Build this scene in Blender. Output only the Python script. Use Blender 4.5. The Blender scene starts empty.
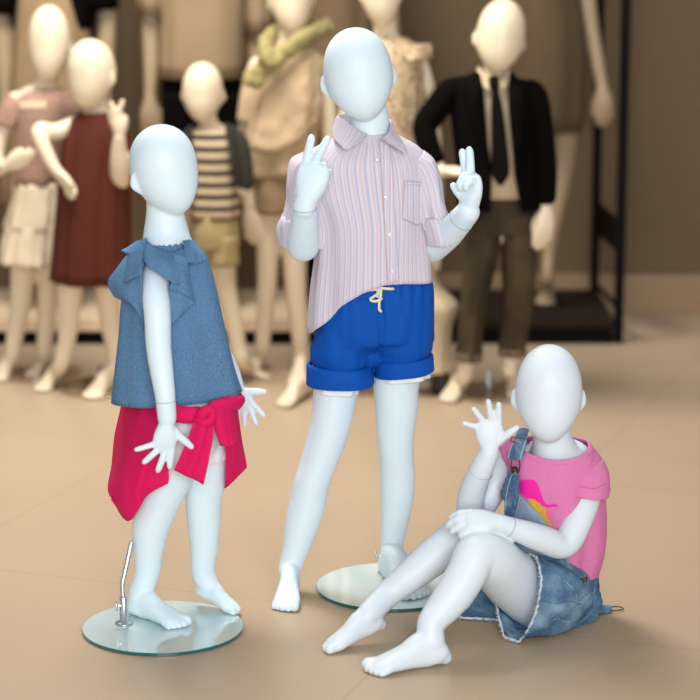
import bpy, math, random
import numpy as np
from mathutils import Vector, Matrix, noise
from mathutils.bvhtree import BVHTree

random.seed(7)
COL = bpy.context.scene.collection
# ---------------------------------------------------------------- camera
CAM_H = 1.63
PITCH = math.radians(12.1)
FPX = 2350.0
CAM = Vector((0, 0, CAM_H))
FW = Vector((0, math.cos(PITCH), -math.sin(PITCH)))
UP = Vector((0, math.sin(PITCH), math.cos(PITCH)))
RT = Vector((1, 0, 0))

def P(px, py, Y):
    d = FW + RT * ((px - 350) / FPX) + UP * ((350 - py) / FPX)
    return CAM + d * (Y / d.y)

def G(px, py, z=0.0):
    d = FW + RT * ((px - 350) / FPX) + UP * ((350 - py) / FPX)
    return CAM + d * ((z - CAM_H) / d.z)

def M(px, p):
    """length in metres of px picture units at point p"""
    return px * (Vector(p) - CAM).dot(FW) / FPX

def V(*a):
    return Vector(a)

# ---------------------------------------------------------------- colours / materials
def lin(c):
    r = []
    for v in c:
        v = v / 255.0
        r.append(v / 12.92 if v <= 0.04045 else ((v + 0.055) / 1.055) ** 2.4)
    return (r[0], r[1], r[2], 1.0)

def mix(a, b, t):
    return tuple(a[i] * (1 - t) + b[i] * t for i in range(3))

def new_mat(name):
    m = bpy.data.materials.new(name)
    m.use_nodes = True
    nt = m.node_tree
    b = nt.nodes['Principled BSDF']
    return m, nt, b

def N(nt, typ, **kw):
    n = nt.nodes.new(typ)
    for k, v in kw.items():
        setattr(n, k, v)
    return n

def plain(name, c, rough=0.5, var=0.0, scale=8.0, bump=0.0, bscale=300.0, metal=0.0, coat=0.0, spec=0.5, sheen=0.0):
    m, nt, b = new_mat(name)
    b.inputs['Base Color'].default_value = lin(c)
    b.inputs['Roughness'].default_value = rough
    b.inputs['Metallic'].default_value = metal
    b.inputs['Specular IOR Level'].default_value = spec
    b.inputs['Coat Weight'].default_value = coat
    b.inputs['Sheen Weight'].default_value = sheen
    tc = N(nt, 'ShaderNodeTexCoord')
    if var > 0:
        nz = N(nt, 'ShaderNodeTexNoise')
        nz.inputs['Scale'].default_value = scale
        nz.inputs['Detail'].default_value = 4
        nt.links.new(tc.outputs['Object'], nz.inputs['Vector'])
        mx = N(nt, 'ShaderNodeMix', data_type='RGBA')
        mx.inputs[6].default_value = lin(tuple(max(0, v * (1 - var)) for v in c))
        mx.inputs[7].default_value = lin(tuple(min(255, v * (1 + var)) for v in c))
        nt.links.new(nz.outputs['Fac'], mx.inputs[0])
        nt.links.new(mx.outputs[2], b.inputs['Base Color'])
    if bump > 0:
        nb = N(nt, 'ShaderNodeTexNoise')
        nb.inputs['Scale'].default_value = bscale
        nb.inputs['Detail'].default_value = 2
        nt.links.new(tc.outputs['Object'], nb.inputs['Vector'])
        bp = N(nt, 'ShaderNodeBump')
        bp.inputs['Strength'].default_value = bump
        bp.inputs['Distance'].default_value = 0.002
        nt.links.new(nb.outputs['Fac'], bp.inputs['Height'])
        nt.links.new(bp.outputs['Normal'], b.inputs['Normal'])
    return m

def weave(name, c1, c2, scale=900.0, blotch=None, bscale=14.0, rough=0.85, bump=0.25, stretch=(1, 1, 0.35), amt=1.0):
    """woven cloth: fine stretched noise threads between two yarn colours, optional faded patches"""
    m, nt, b = new_mat(name)
    tc = N(nt, 'ShaderNodeTexCoord')
    mp = N(nt, 'ShaderNodeMapping')
    mp.inputs['Scale'].default_value = stretch
    nt.links.new(tc.outputs['Object'], mp.inputs['Vector'])
    nz = N(nt, 'ShaderNodeTexNoise')
    nz.inputs['Scale'].default_value = scale
    nz.inputs['Detail'].default_value = 2
    nt.links.new(mp.outputs['Vector'], nz.inputs['Vector'])
    mp2 = N(nt, 'ShaderNodeMapping')
    mp2.inputs['Scale'].default_value = (0.35, 0.35, 1)
    nt.links.new(tc.outputs['Object'], mp2.inputs['Vector'])
    nz2 = N(nt, 'ShaderNodeTexNoise')
    nz2.inputs['Scale'].default_value = scale * 0.8
    nt.links.new(mp2.outputs['Vector'], nz2.inputs['Vector'])
    ad = N(nt, 'ShaderNodeMath', operation='ADD')
    nt.links.new(nz.outputs['Fac'], ad.inputs[0])
    nt.links.new(nz2.outputs['Fac'], ad.inputs[1])
    mr = N(nt, 'ShaderNodeMapRange')
    mr.inputs['From Min'].default_value = 0.8
    mr.inputs['From Max'].default_value = 1.2
    nt.links.new(ad.outputs[0], mr.inputs['Value'])
    mx = N(nt, 'ShaderNodeMix', data_type='RGBA')
    mx.inputs[6].default_value = lin(c1)
    mx.inputs[7].default_value = lin(c2)
    nt.links.new(mr.outputs[0], mx.inputs[0])
    last = mx.outputs[2]
    if blotch:
        nb = N(nt, 'ShaderNodeTexNoise')
        nb.inputs['Scale'].default_value = bscale
        nb.inputs['Detail'].default_value = 5
        nt.links.new(tc.outputs['Object'], nb.inputs['Vector'])
        r2 = N(nt, 'ShaderNodeMapRange')
        r2.inputs['From Min'].default_value = 0.42
        r2.inputs['From Max'].default_value = 0.68
        r2.inputs['To Max'].default_value = 0.75 * amt
        nt.links.new(nb.outputs['Fac'], r2.inputs['Value'])
        m2 = N(nt, 'ShaderNodeMix', data_type='RGBA')
        m2.inputs[7].default_value = lin(blotch)
        nt.links.new(r2.outputs[0], m2.inputs[0])
        nt.links.new(last, m2.inputs[6])
        last = m2.outputs[2]
    nt.links.new(last, b.inputs['Base Color'])
    b.inputs['Roughness'].default_value = rough
    b.inputs['Specular IOR Level'].default_value = 0.2
    bp = N(nt, 'ShaderNodeBump')
    bp.inputs['Strength'].default_value = bump
    bp.inputs['Distance'].default_value = 0.0012
    nt.links.new(ad.outputs[0], bp.inputs['Height'])
    nt.links.new(bp.outputs['Normal'], b.inputs['Normal'])
    return m

def stripes(name, cols, pitch, axis='X', rough=0.85, dots=None):
    """cols: list of (position 0..1, colour) constant bands repeating over pitch metres of UV"""
    m, nt, b = new_mat(name)
    uv = N(nt, 'ShaderNodeUVMap')
    sp = N(nt, 'ShaderNodeSeparateXYZ')
    nt.links.new(uv.outputs['UV'], sp.inputs[0])
    dv = N(nt, 'ShaderNodeMath', operation='DIVIDE')
    dv.inputs[1].default_value = pitch
    nt.links.new(sp.outputs[axis], dv.inputs[0])
    fr = N(nt, 'ShaderNodeMath', operation='FRACT')
    nt.links.new(dv.outputs[0], fr.inputs[0])
    cr_ = N(nt, 'ShaderNodeValToRGB')
    el = cr_.color_ramp.elements
    el[0].position = cols[0][0]; el[0].color = lin(cols[0][1])
    el[1].position = cols[1][0]; el[1].color = lin(cols[1][1])
    for p_, c_ in cols[2:]:
        e = el.new(p_); e.color = lin(c_)
    nt.links.new(fr.outputs[0], cr_.inputs[0])
    tc = N(nt, 'ShaderNodeTexCoord')
    nz = N(nt, 'ShaderNodeTexNoise')
    nz.inputs['Scale'].default_value = 700
    nt.links.new(tc.outputs['Object'], nz.inputs['Vector'])
    mx = N(nt, 'ShaderNodeMix', data_type='RGBA', blend_type='MULTIPLY')
    mx.inputs[0].default_value = 0.25
    nt.links.new(cr_.outputs[0], mx.inputs[6])
    nt.links.new(nz.outputs['Fac'], mx.inputs[7])
    nt.links.new(mx.outputs[2], b.inputs['Base Color'])
    b.inputs['Roughness'].default_value = rough
    b.inputs['Specular IOR Level'].default_value = 0.2
    bp = N(nt, 'ShaderNodeBump')
    bp.inputs['Strength'].default_value = 0.2
    bp.inputs['Distance'].default_value = 0.001
    nt.links.new(nz.outputs['Fac'], bp.inputs['Height'])
    nt.links.new(bp.outputs['Normal'], b.inputs['Normal'])
    return m

# ---------------------------------------------------------------- objects
def empty(name, loc, label, cat, group=None):
    o = bpy.data.objects.new(name, None)
    COL.objects.link(o)
    o.empty_display_size = 0.1
    o.location = loc
    o['label'] = label
    o['category'] = cat
    if group:
        o['group'] = group
    return o

def link(name, me, mat, parent=None, label=None, smooth=True):
    o = bpy.data.objects.new(name, me)
    COL.objects.link(o)
    if mat is not None:
        me.materials.append(mat)
    if smooth:
        me.polygons.foreach_set('use_smooth', [True] * len(me.polygons))
    if parent is not None:
        o.parent = parent
        if parent.type == 'EMPTY':
            o.matrix_parent_inverse = Matrix.Translation(-parent.location)
    if label:
        o['label'] = label
    return o

class MB:
    def __init__(s):
        s.v = []; s.f = []
    def add(s, vs, fs):
        k = len(s.v)
        s.v.extend([tuple(v) for v in vs])
        s.f.extend([tuple(i + k for i in f) for f in fs])
    def box(s, a, b):
        x0, y0, z0 = a; x1, y1, z1 = b
        s.add([(x0,y0,z0),(x1,y0,z0),(x1,y1,z0),(x0,y1,z0),(x0,y0,z1),(x1,y0,z1),(x1,y1,z1),(x0,y1,z1)],
              [(0,3,2,1),(4,5,6,7),(0,1,5,4),(1,2,6,5),(2,3,7,6),(3,0,4,7)])
    def mesh(s, name='m'):
        me = bpy.data.meshes.new(name)
        me.from_pydata(s.v, [], s.f)
        me.validate()
        me.update()
        return me
    def obj(s, name, mat, parent=None, label=None, smooth=True, bevel=0.0):
        o = link(name, s.mesh(name), mat, parent, label, smooth)
        if bevel:
            md = o.modifiers.new('bevel', 'BEVEL'); md.width = bevel; md.segments = 2
            md.limit_method = 'ANGLE'
        return o

def bake(o):
    dg = bpy.context.evaluated_depsgraph_get()
    me = bpy.data.meshes.new_from_object(o.evaluated_get(dg))
    o.modifiers.clear()
    o.data = me
    me.polygons.foreach_set('use_smooth', [True] * len(me.polygons))
    return o

# ---------------------------------------------------------------- curves
def cr(arr, n):
    """Catmull-Rom through rows of arr, n steps per span"""
    A = np.array(arr, float)
    if len(A) == 2:
        t = np.linspace(0, 1, n + 1)[:, None]
        return A[0] * (1 - t) + A[1] * t
    out = []
    k = len(A)
    for i in range(k - 1):
        p0 = A[i - 1] if i > 0 else 2 * A[0] - A[1]
        p1 = A[i]; p2 = A[i + 1]
        p3 = A[i + 2] if i + 2 < k else 2 * A[-1] - A[-2]
        for j in range(n):
            t = j / n
            out.append(0.5 * ((2 * p1) + (-p0 + p2) * t + (2 * p0 - 5 * p1 + 4 * p2 - p3) * t * t + (-p0 + 3 * p1 - 3 * p2 + p3) * t ** 3))
    out.append(A[-1])
    return np.array(out)

def cr_closed(arr, n):
    A = np.array(arr, float); k = len(A); out = []
    for i in range(k):
        p0, p1, p2, p3 = A[i - 1], A[i], A[(i + 1) % k], A[(i + 2) % k]
        for j in range(n):
            t = j / n
            out.append(0.5 * ((2 * p1) + (-p0 + p2) * t + (2 * p0 - 5 * p1 + 4 * p2 - p3) * t * t + (-p0 + 3 * p1 - 3 * p2 + p3) * t ** 3))
    return np.array(out)

def tube(mb, pts, radii, side=None, n=20, steps=5, cap=True, e=2.0):
    """pts: world points; radii: r or (r_side, r_other) in metres"""
    rr = [(r, r) if not isinstance(r, (tuple, list)) else tuple(r) for r in radii]
    A = cr([list(p) + list(r) for p, r in zip(pts, rr)], steps)
    C = [Vector(a[:3]) for a in A]; R = [(max(a[3], 1e-4), max(a[4], 1e-4)) for a in A]
    T = []
    for i in range(len(C)):
        a = C[max(i - 1, 0)]; b = C[min(i + 1, len(C) - 1)]
        T.append((b - a).normalized())
    if cap:
        r0 = max(R[0]); r1 = max(R[-1])
        pre = []; post = []
        for k in (3, 2, 1):
            an = k * math.pi / 8
            pre.append((C[0] - T[0] * math.sin(an) * min(R[0]), (R[0][0] * math.cos(an), R[0][1] * math.cos(an)), T[0]))
        for k in (1, 2, 3):
            an = k * math.pi / 8
            post.append((C[-1] + T[-1] * math.sin(an) * min(R[-1]), (R[-1][0] * math.cos(an), R[-1][1] * math.cos(an)), T[-1]))
        tipa = C[0] - T[0] * min(R[0]); tipb = C[-1] + T[-1] * min(R[-1])
        C = [p[0] for p in pre] + C + [p[0] for p in post]
        Rn = [p[1] for p in pre] + R + [p[1] for p in post]
        T = [p[2] for p in pre] + T + [p[2] for p in post]
        R = Rn
    vs = []; fs = []
    s = Vector(side) if side is not None else None
    if s is None:
        s = Vector((1, 0, 0)) if abs(T[0].x) < 0.8 else Vector((0, 0, 1))
    for i in range(len(C)):
        s = (s - T[i] * s.dot(T[i])).normalized() if side is None else (Vector(side) - T[i] * Vector(side).dot(T[i])).normalized()
        q = T[i].cross(s)
        for j in range(n):
            a = 2 * math.pi * j / n
            ca, sa = math.cos(a), math.sin(a)
            if e != 2.0:
                ca = math.copysign(abs(ca) ** (2 / e), ca); sa = math.copysign(abs(sa) ** (2 / e), sa)
            vs.append(C[i] + s * (R[i][0] * ca) + q * (R[i][1] * sa))
    for i in range(len(C) - 1):
        for j in range(n):
            fs.append((i * n + j, i * n + (j + 1) % n, (i + 1) * n + (j + 1) % n, (i + 1) * n + j))
    if cap:
        k = len(vs); vs += [tipa, tipb]
        m = (len(C) - 1) * n
        for j in range(n):
            fs.append((k, (j + 1) % n, j)); fs.append((k + 1, m + j, m + (j + 1) % n))
    mb.add(vs, fs)

def flat_tube(mb, pts, hw, ht, side, steps=5, n=12, e=4.0):
    tube(mb, pts, [(hw, ht)] * len(pts), side=side, n=n, steps=steps, e=e)

# ---------------------------------------------------------------- body pieces
def rotm(yaw=0, pitch=0, roll=0):
    """yaw about Z (face turns to +x), pitch nods down, roll tilts top to +x"""
    return (Matrix.Rotation(math.radians(yaw), 3, 'Z') @ Matrix.Rotation(math.radians(roll), 3, 'Y') @ Matrix.Rotation(math.radians(pitch), 3, 'X'))

def head(mb, c, h, w, dep=None, yaw=0, pitch=0, roll=0, ears=True, jaw=0.30):
    """egg shaped featureless display head; local -y is the face"""
    dep = dep or w * 1.22
    R = rotm(yaw, pitch, roll)
    nu, nv = 40, 28
    vs = []; fs = []
    def shape(x, y, z):
        r0 = math.sqrt(max(1e-9, 1 - z * z))
        if z < 0:
            k = math.sqrt(max(0.0, 1 - abs(z) ** 2.6)) / r0
            t = min(1.0, -z / 0.6); t = t * t * (3 - 2 * t)
            x2 = x * k * (1 - jaw * (-z) ** 1.7)
            y2 = y * k * (0.86 if y < 0 else 1.10 - 0.42 * t)
        else:
            k = math.sqrt(max(0.0, 1 - z ** 2.35)) / r0
            x2 = x * k
            y2 = y * k * (0.86 if y < 0 else 1.10)
        if z < 0:
            y2 -= 0.20 * (-z) ** 1.5
        return Vector((x2 * w / 2, y2 * dep / 2, z * h / 2))
    for i in range(1, nv):
        ph = math.pi * i / nv
        z = math.cos(ph); r = math.sin(ph)
        for j in range(nu):
            a = 2 * math.pi * j / nu
            vs.append(c + R @ shape(r * math.cos(a), r * math.sin(a), z))
    k = len(vs)
    vs += [c + R @ shape(0, 0, 1), c + R @ shape(0, 0, -1)]
    for i in range(nv - 2):
        for j in range(nu):
            fs.append((i * nu + j, (i + 1) * nu + j, (i + 1) * nu + (j + 1) % nu, i * nu + (j + 1) % nu))
    for j in range(nu):
        fs.append((k, j, (j + 1) % nu))
        fs.append((k + 1, (nv - 2) * nu + (j + 1) % nu, (nv - 2) * nu + j))
    mb.add(vs, fs)
    if ears:
        for s in (-1, 1):
            pts = []
            for (y, z) in ((0.10, 0.06), (0.155, 0.0), (0.13, -0.10), (0.075, -0.17)):
                pts.append(c + R @ Vector((s * w * (0.475 if z > -0.05 else 0.455), y * dep - 0.02 * dep, z * h - 0.03 * h)))
            # flat oval ear standing off the skull
            mid = c + R @ Vector((s * w * 0.475, 0.06 * dep, -0.10 * h))
            up = c + R @ Vector((s * w * 0.495, 0.09 * dep, 0.0 * h))
            dn = c + R @ Vector((s * w * 0.435, 0.02 * dep, -0.19 * h))
            sd = R @ Vector((s * 1, 0.55, 0))
            tube(mb, [up, mid, dn], [(0.065 * w, 0.042 * w), (0.115 * w, 0.055 * w), (0.05 * w, 0.035 * w)], side=sd, n=12, steps=5)

FINE = []
def hand(mb, W, d, t, s, L, fingers, thumb=(45, 10, 15), pw=1.0, fr=1.0):
    """W wrist, d finger direction, t thumb side, s=+-1 picks the palm normal n = s*(d x t).
    fingers: index..pinky (spread deg towards thumb, (curl1, curl2, curl3)[, length scale])"""
    d = Vector(d).normalized(); t = Vector(t); t = (t - d * t.dot(d)).normalized()
    n = d.cross(t) * s
    tube(mb, [W - d * 0.02 * L, W + d * 0.08 * L, W + d * 0.25 * L, W + d * 0.40 * L, W + d * 0.49 * L],
         [(0.130 * L, 0.130 * L), (0.155 * L * pw, 0.130 * L), (0.215 * L * pw, 0.120 * L), (0.225 * L * pw, 0.095 * L), (0.20 * L * pw, 0.065 * L)],
         side=t, n=20, steps=4, e=2.3)
    fr = fr * 1.2
    FINE.append((Vector(W + d * 0.60 * L), 0.62 * L))
    lat = (0.150, 0.052, -0.050, -0.145); dist = (0.45, 0.48, 0.46, 0.41); ln = (0.42, 0.46, 0.43, 0.34); rad = (0.050, 0.051, 0.049, 0.043)
    for k, fg in enumerate(fingers):
        sp, cu = fg[0], fg[1]
        sc = fg[2] if len(fg) > 2 else 1.0
        a = math.radians(sp)
        dd = d * math.cos(a) + t * math.sin(a)
        p = W + d * dist[k] * L + t * lat[k] * L * pw
        pts = [p - dd * 0.06 * L, p]
        ang = 0
        dirs = dd.copy()
        for q, seg in enumerate((0.42, 0.31, 0.27)):
            ang += math.radians(cu[q])
            dirs = dd * math.cos(ang) + n * math.sin(ang)
            # round the joint
            p2 = p + dirs * (seg * ln[k] * sc * L)
            pts.append(p + (p2 - p) * 0.5); pts.append(p2)
            p = p2
        r = rad[k] * L * fr
        rs = [r * 1.0, r * 1.05] + [r * 1.02, r, r * 0.97, r * 0.93, r * 0.9, r * 0.78]
        pts[-1] = pts[-1] - dirs * r * 0.7
        tube(mb, pts, rs, n=12, steps=3)
    if thumb:
        tl = thumb[3] if len(thumb) > 3 else 1.0
        a = math.radians(thumb[0]); oo = math.radians(thumb[1]); cc = math.radians(thumb[2])
        dd = (d * math.cos(a) + t * math.sin(a)) * math.cos(oo) + n * math.sin(oo)
        p = W + d * 0.13 * L + t * 0.08 * L + n * 0.01 * L
        p1 = p + dd * 0.22 * L * tl
        a2 = a - cc
        d2 = (d * math.cos(a2) + t * math.sin(a2)) * math.cos(oo) + n * math.sin(oo)
        p2 = p1 + d2 * 0.15 * L * tl
        p3 = p2 + d2 * 0.12 * L * tl
        tube(mb, [p, (p + p1) / 2, p1, p2, p3], [0.085 * L, 0.078 * L, 0.060 * L * fr, 0.055 * L * fr, 0.042 * L * fr], n=12, steps=4)

def foot(mb, toe, yaw, L, side=1, lift=0.0, wid=1.0, toes=True):
    """toe: ground point under the toe tips; yaw heading of the toes in degrees (0 = +x, -90 = to the camera);
    side=+1: big toe on the left of the heading. Returns the ankle joint."""
    R = Matrix.Rotation(math.radians(yaw), 3, 'Z')
    Lf = Matrix.Rotation(math.radians(lift), 3, 'Y')
    piv = Vector((0.80, 0, 0))
    def X(x, y, z, rot=True):
        p = Vector((x, y, z))
        if rot and lift:
            p = Lf @ (p - piv) + piv
        return Vector(toe) + R @ (Vector((p.x - 1, p.y, p.z)) * L)
    secs = [(0.035, 0.09, 0.18), (0.09, 0.135, 0.27), (0.18, 0.145, 0.36), (0.30, 0.135, 0.38), (0.42, 0.14, 0.34), (0.55, 0.16, 0.27), (0.68, 0.18, 0.21), (0.80, 0.185, 0.16), (0.86, 0.16, 0.13)]
    pts = []; rad = []
    for x, hw, h in secs:
        pts.append(X(x, 0.012 * side * (x - .3), h / 2)); rad.append((hw * L * wid, h / 2 * L))
    sd = R @ Vector((0, 1, 0))
    tube(mb, pts, rad, side=sd, n=20, steps=3, e=2.4)
    if toes:
        ys = (0.120, 0.036, -0.038, -0.100, -0.156); xs = (0.985, 0.99, 0.965, 0.93, 0.89); rs = (0.068, 0.050, 0.048, 0.045, 0.042)
        for y, x, r in zip(ys, xs, rs):
            y *= side * wid
            a = X(0.74, y * 0.95, 0.075); b = X(x - 0.07, y, r * 1.15); c = X(x - r * 0.75, y * 1.02, r * 0.9)
            b.z = max(b.z, toe[2] + r * L); c.z = max(c.z, toe[2] + r * L * 0.88)
            tube(mb, [a, b, c], [r * L * 1.0, r * L * 1.02, r * L * 0.92], n=12, steps=4)
    FINE.append((X(0.95, 0, 0.05), 0.26 * L))
    tube(mb, [X(0.23, 0, 0.31), X(0.37, 0, 0.27), X(0.52, 0, 0.19), X(0.66, 0, 0.11)], [(0.13 * L * wid, 0.13 * L), (0.125 * L * wid, 0.135 * L), (0.13 * L * wid, 0.10 * L), (0.13 * L * wid, 0.06 * L)], side=sd, n=16, steps=3)
    return X(0.19, 0, 0.30)

def skin_body(mb, name, mat, parent, voxel, smooth=4, factor=0.5, label=None, extra=22):
    o = mb.obj(name, mat, parent, label)
    r = o.modifiers.new('r', 'REMESH'); r.mode = 'VOXEL'; r.voxel_size = voxel; r.use_smooth_shade = True
    s = o.modifiers.new('s', 'SMOOTH'); s.factor = factor; s.iterations = smooth
    bake(o)
    if extra:
        g = o.vertex_groups.new(name='g')
        for v in o.data.vertices:
            w = 1.0
            for c, r in FINE:
                dd = (v.co - c).length
                w = min(w, max(0.0, min(1.0, (dd - r) / (0.25 * r))))
            if w > 0:
                g.add([v.index], w, 'REPLACE')
        s = o.modifiers.new('s', 'SMOOTH'); s.factor = 0.5; s.iterations = extra; s.vertex_group = 'g'
        bake(o)
        o.vertex_groups.clear()
    FINE.clear()
    for v in o.data.vertices:
        if v.co.z < 0.001:
            v.co.z = 0.001
    return o

# ---------------------------------------------------------------- cloth
def fold_fn(seed, amp0, amp1, waves, jitter=1.0, wob=0.25):
    """vertical folds: amplitude runs from amp0 at the top to amp1 at the hem"""
    rnd = random.Random(seed)
    comps = [(w, rnd.uniform(0, 6.28), rnd.uniform(0.5, 1.0), rnd.uniform(-1, 1)) for w in waves]
    sm = sum(c[2] for c in comps)
    def f(th, v):
        a = amp0 + (amp1 - amp0) * v
        s = 0
        for w, ph, g, dr in comps:
            s += g * math.sin(w * th + ph + dr * v * 2.0 * jitter)
        s /= sm
        nz = noise.noise(Vector((math.cos(th) * 2.2 + seed, math.sin(th) * 2.2, v * 3.0))) * wob
        return a * (s + nz * 2)
    return f

def loft(name, rings, mat, parent=None, nseg=8, nth=72, fold=None, e=2.2, vmax=None, vmin=None, thick=0.002, label=None, D=(0, 1, 0), solid=True, uvoff=0.0, us=1.0):
    """rings: list of (L point, R point, half depth m[, centre shift along D]).  vmax(theta) trims the hem"""
    rows = []
    for r in rings:
        Lp, Rp, hd = Vector(r[0]), Vector(r[1]), r[2]
        sh = r[3] if len(r) > 3 else 0.0
        c = (Lp + Rp) / 2; h = (Rp - Lp) / 2
        rows.append(list(c) + list(h) + [hd, sh])
    A = cr(rows, nseg)
    nv = len(A)
    Dv = Vector(D).normalized()
    cum = [0.0]
    for i in range(1, nv):
        cum.append(cum[-1] + (Vector(A[i][:3]) - Vector(A[i - 1][:3])).length)
    mid = A[nv // 2]
    circ = math.pi * (Vector(mid[3:6]).length + mid[6]) * us
    vs = []; uvs = []; fs = []
    def at(th, v):
        x = v * (nv - 1); i = min(int(x), nv - 2); t = x - i
        a = A[i] * (1 - t) + A[i + 1] * t
        c = Vector(a[:3]); S = Vector(a[3:6]); hd = a[6]
        Sn = S.normalized()
        Dd = (Dv - Sn * Dv.dot(Sn)).normalized()
        ca, sa = math.cos(th), math.sin(th)
        ce = math.copysign(abs(ca) ** (2 / e), ca); se = math.copysign(abs(sa) ** (2 / e), sa)
        out = (Sn * ca * hd + Dd * sa * S.length)
        p = c + S * ce + Dd * (hd * se + a[7])
        if fold:
            nrm = out.normalized() if out.length > 1e-6 else Sn
            p = p + nrm * fold(th, v)
        w = cum[i] * (1 - t) + cum[i + 1] * t
        return p, w
    for j in range(nth + 1):
        th = math.pi / 2 + 2 * math.pi * j / nth     # seam at the back
        v1 = vmax(th) if vmax else 1.0
        v0 = vmin(th) if vmin else 0.0
        for i in range(nv):
            v = v0 + (v1 - v0) * i / (nv - 1)
            if j < nth:
                p, w = at(th, v)
                vs.append(p)
            else:
                w = at(th, v)[1]
            uvs.append((j / nth * circ + uvoff, w))
    me = bpy.data.meshes.new(name)
    fl = []; fu = []
    for j in range(nth):
        for i in range(nv - 1):
            j2 = (j + 1) % nth
            fl.append((j * nv + i, j * nv + i + 1, j2 * nv + i + 1, j2 * nv + i))
            fu += [j * nv + i, j * nv + i + 1, (j + 1) * nv + i + 1, (j + 1) * nv + i]
    me.from_pydata(vs, [], fl)
    ul = me.uv_layers.new(name='UVMap')
    for k, q in enumerate(fu):
        ul.data[k].uv = uvs[q]
    me.update()
    o = link(name, me, mat, parent, label)
    if solid:
        s = o.modifiers.new('s', 'SOLIDIFY'); s.thickness = thick; s.offset = -1
    return o

def patch(name, grid, mat, parent=None, nu=6, nv=6, thick=0.002, label=None, disp=None, rough_edge=0.0, offset=0.0, closed=False):
    """grid: rows of world points -> smooth sheet of cloth"""
    rows = [cr_closed([list(p) for p in r], nu) if closed else cr([list(p) for p in r], nu) for r in grid]
    rows = np.array(rows)                      # R x U x 3
    out = cr(rows.reshape(len(rows), -1), nv).reshape(-1, rows.shape[1], 3)
    R_, U_ = out.shape[0], out.shape[1]
    vs = [Vector(out[i, j]) for i in range(R_) for j in range(U_)]
    if disp:
        vs = [p + disp(p, i / (R_ * U_ - 1) if 0 else (i % U_) / (U_ - 1), (i // U_) / (R_ - 1)) for i, p in enumerate(vs)]
    UU = U_ if closed else U_ - 1
    fs = [(i * U_ + j, (i + 1) * U_ + j, (i + 1) * U_ + (j + 1) % U_, i * U_ + (j + 1) % U_) for i in range(R_ - 1) for j in range(UU)]
    me = bpy.data.meshes.new(name); me.from_pydata(vs, [], fs)
    ul = me.uv_layers.new(name='UVMap')
    # uv in metres, from arc lengths of the middle row / column
    mu = [0.0]
    for j in range(1, U_ + 1):
        mu.append(mu[-1] + float(np.linalg.norm(out[R_ // 2, j % U_] - out[R_ // 2, j - 1])))
    mvv = [0.0]
    for i in range(1, R_):
        mvv.append(mvv[-1] + float(np.linalg.norm(out[i, U_ // 2] - out[i - 1, U_ // 2])))
    k = 0
    for i in range(R_ - 1):
        for j in range(UU):
            for (a, b) in ((i, j), (i + 1, j), (i + 1, j + 1), (i, j + 1)):
                ul.data[k].uv = (mu[b], mvv[a]); k += 1
    me.update()
    o = link(name, me, mat, parent, label)
    if thick:
        s = o.modifiers.new('s', 'SOLIDIFY'); s.thickness = thick; s.offset = offset
    return o

def PG(rows, Y):
    """rows of (px, py[, dY]) -> world points"""
    return [[P(q[0], q[1], Y + (q[2] if len(q) > 2 else 0)) for q in r] for r in rows]

def RG(rows, Y):
    """loft rings from (xl, yl, xr, yr, dY, half depth)"""
    return [(P(a, b, Y + dy), P(c, d, Y + dy), hd) for (a, b, c, d, dy, hd) in rows]

class Surf:
    """ray lookups on finished cloth, so that pockets, buttons and prints lie on it"""
    def __init__(s, objs):
        s.t = []
        for o in objs:
            me = o.data
            s.t.append(BVHTree.FromPolygons([v.co for v in me.vertices], [tuple(p.vertices) for p in me.polygons]))
    def hit(s, px, py, off=0.001):
        d = (P(px, py, 5) - CAM).normalized(); best = None
        for t in s.t:
            r = t.ray_cast(CAM, d)
            if r[0] is not None and (best is None or r[3] < best[3]):
                best = r
        if best is None:
            return None, None
        n = best[1]
        if n.dot(d) > 0:
            n = -n
        return best[0] + n * off, n

def sticker(name, surf, pts, mat, parent, off=0.0015, res=1.0, thick=0.0, label=None):
    """flat print/pocket with the outline pts (picture units) laid on a cloth surface"""
    xs = [p[0] for p in pts]; ys = [p[1] for p in pts]
    def inside(x, y):
        c = False; j = len(pts) - 1
        for i in range(len(pts)):
            if (pts[i][1] > y) != (pts[j][1] > y) and x < (pts[j][0] - pts[i][0]) * (y - pts[i][1]) / (pts[j][1] - pts[i][1]) + pts[i][0]:
                c = not c
            j = i
        return c
    def clampb(x, y):
        # nearest outline point
        best = None
        for i in range(len(pts)):
            a = Vector(pts[i][:2]); b = Vector(pts[(i + 1) % len(pts)][:2]); p = Vector((x, y))
            t = max(0, min(1, (p - a).dot(b - a) / max((b - a).length_squared, 1e-9)))
            q = a + (b - a) * t
            if best is None or (q - p).length < best[0]:
                best = ((q - p).length, q)
        return best
    nx = int((max(xs) - min(xs)) / res) + 3; ny = int((max(ys) - min(ys)) / res) + 3
    idx = {}; vs = []; fs = []
    def vid(i, j):
        if (i, j) in idx:
            return idx[(i, j)]
        x = min(xs) + (i - 1) * res; y = min(ys) + (j - 1) * res
        dd, q = clampb(x, y)
        if not inside(x, y) or dd < res * 0.5:
            x, y = q.x, q.y
        h, n = surf.hit(x, y, off)
        idx[(i, j)] = None if h is None else len(vs)
        if h is not None:
            vs.append(h)
        return idx[(i, j)]
    for i in range(nx):
        for j in range(ny):
            cx = min(xs) + (i - 0.5) * res; cy = min(ys) + (j - 0.5) * res
            if inside(cx, cy):
                q = [vid(i, j), vid(i + 1, j), vid(i + 1, j + 1), vid(i, j + 1)]
                if None not in q:
                    fs.append(q)
    me = bpy.data.meshes.new(name); me.from_pydata(vs, [], fs); me.update()
    ul = me.uv_layers.new(name='UVMap')
    for lp in me.loops:
        c = me.vertices[lp.vertex_index].co
        ul.data[lp.index].uv = (c.x, c.z)
    o = link(name, me, mat, parent, label)
    if thick:
        s = o.modifiers.new('s', 'SOLIDIFY'); s.thickness = thick; s.offset = 0
    return o

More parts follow.
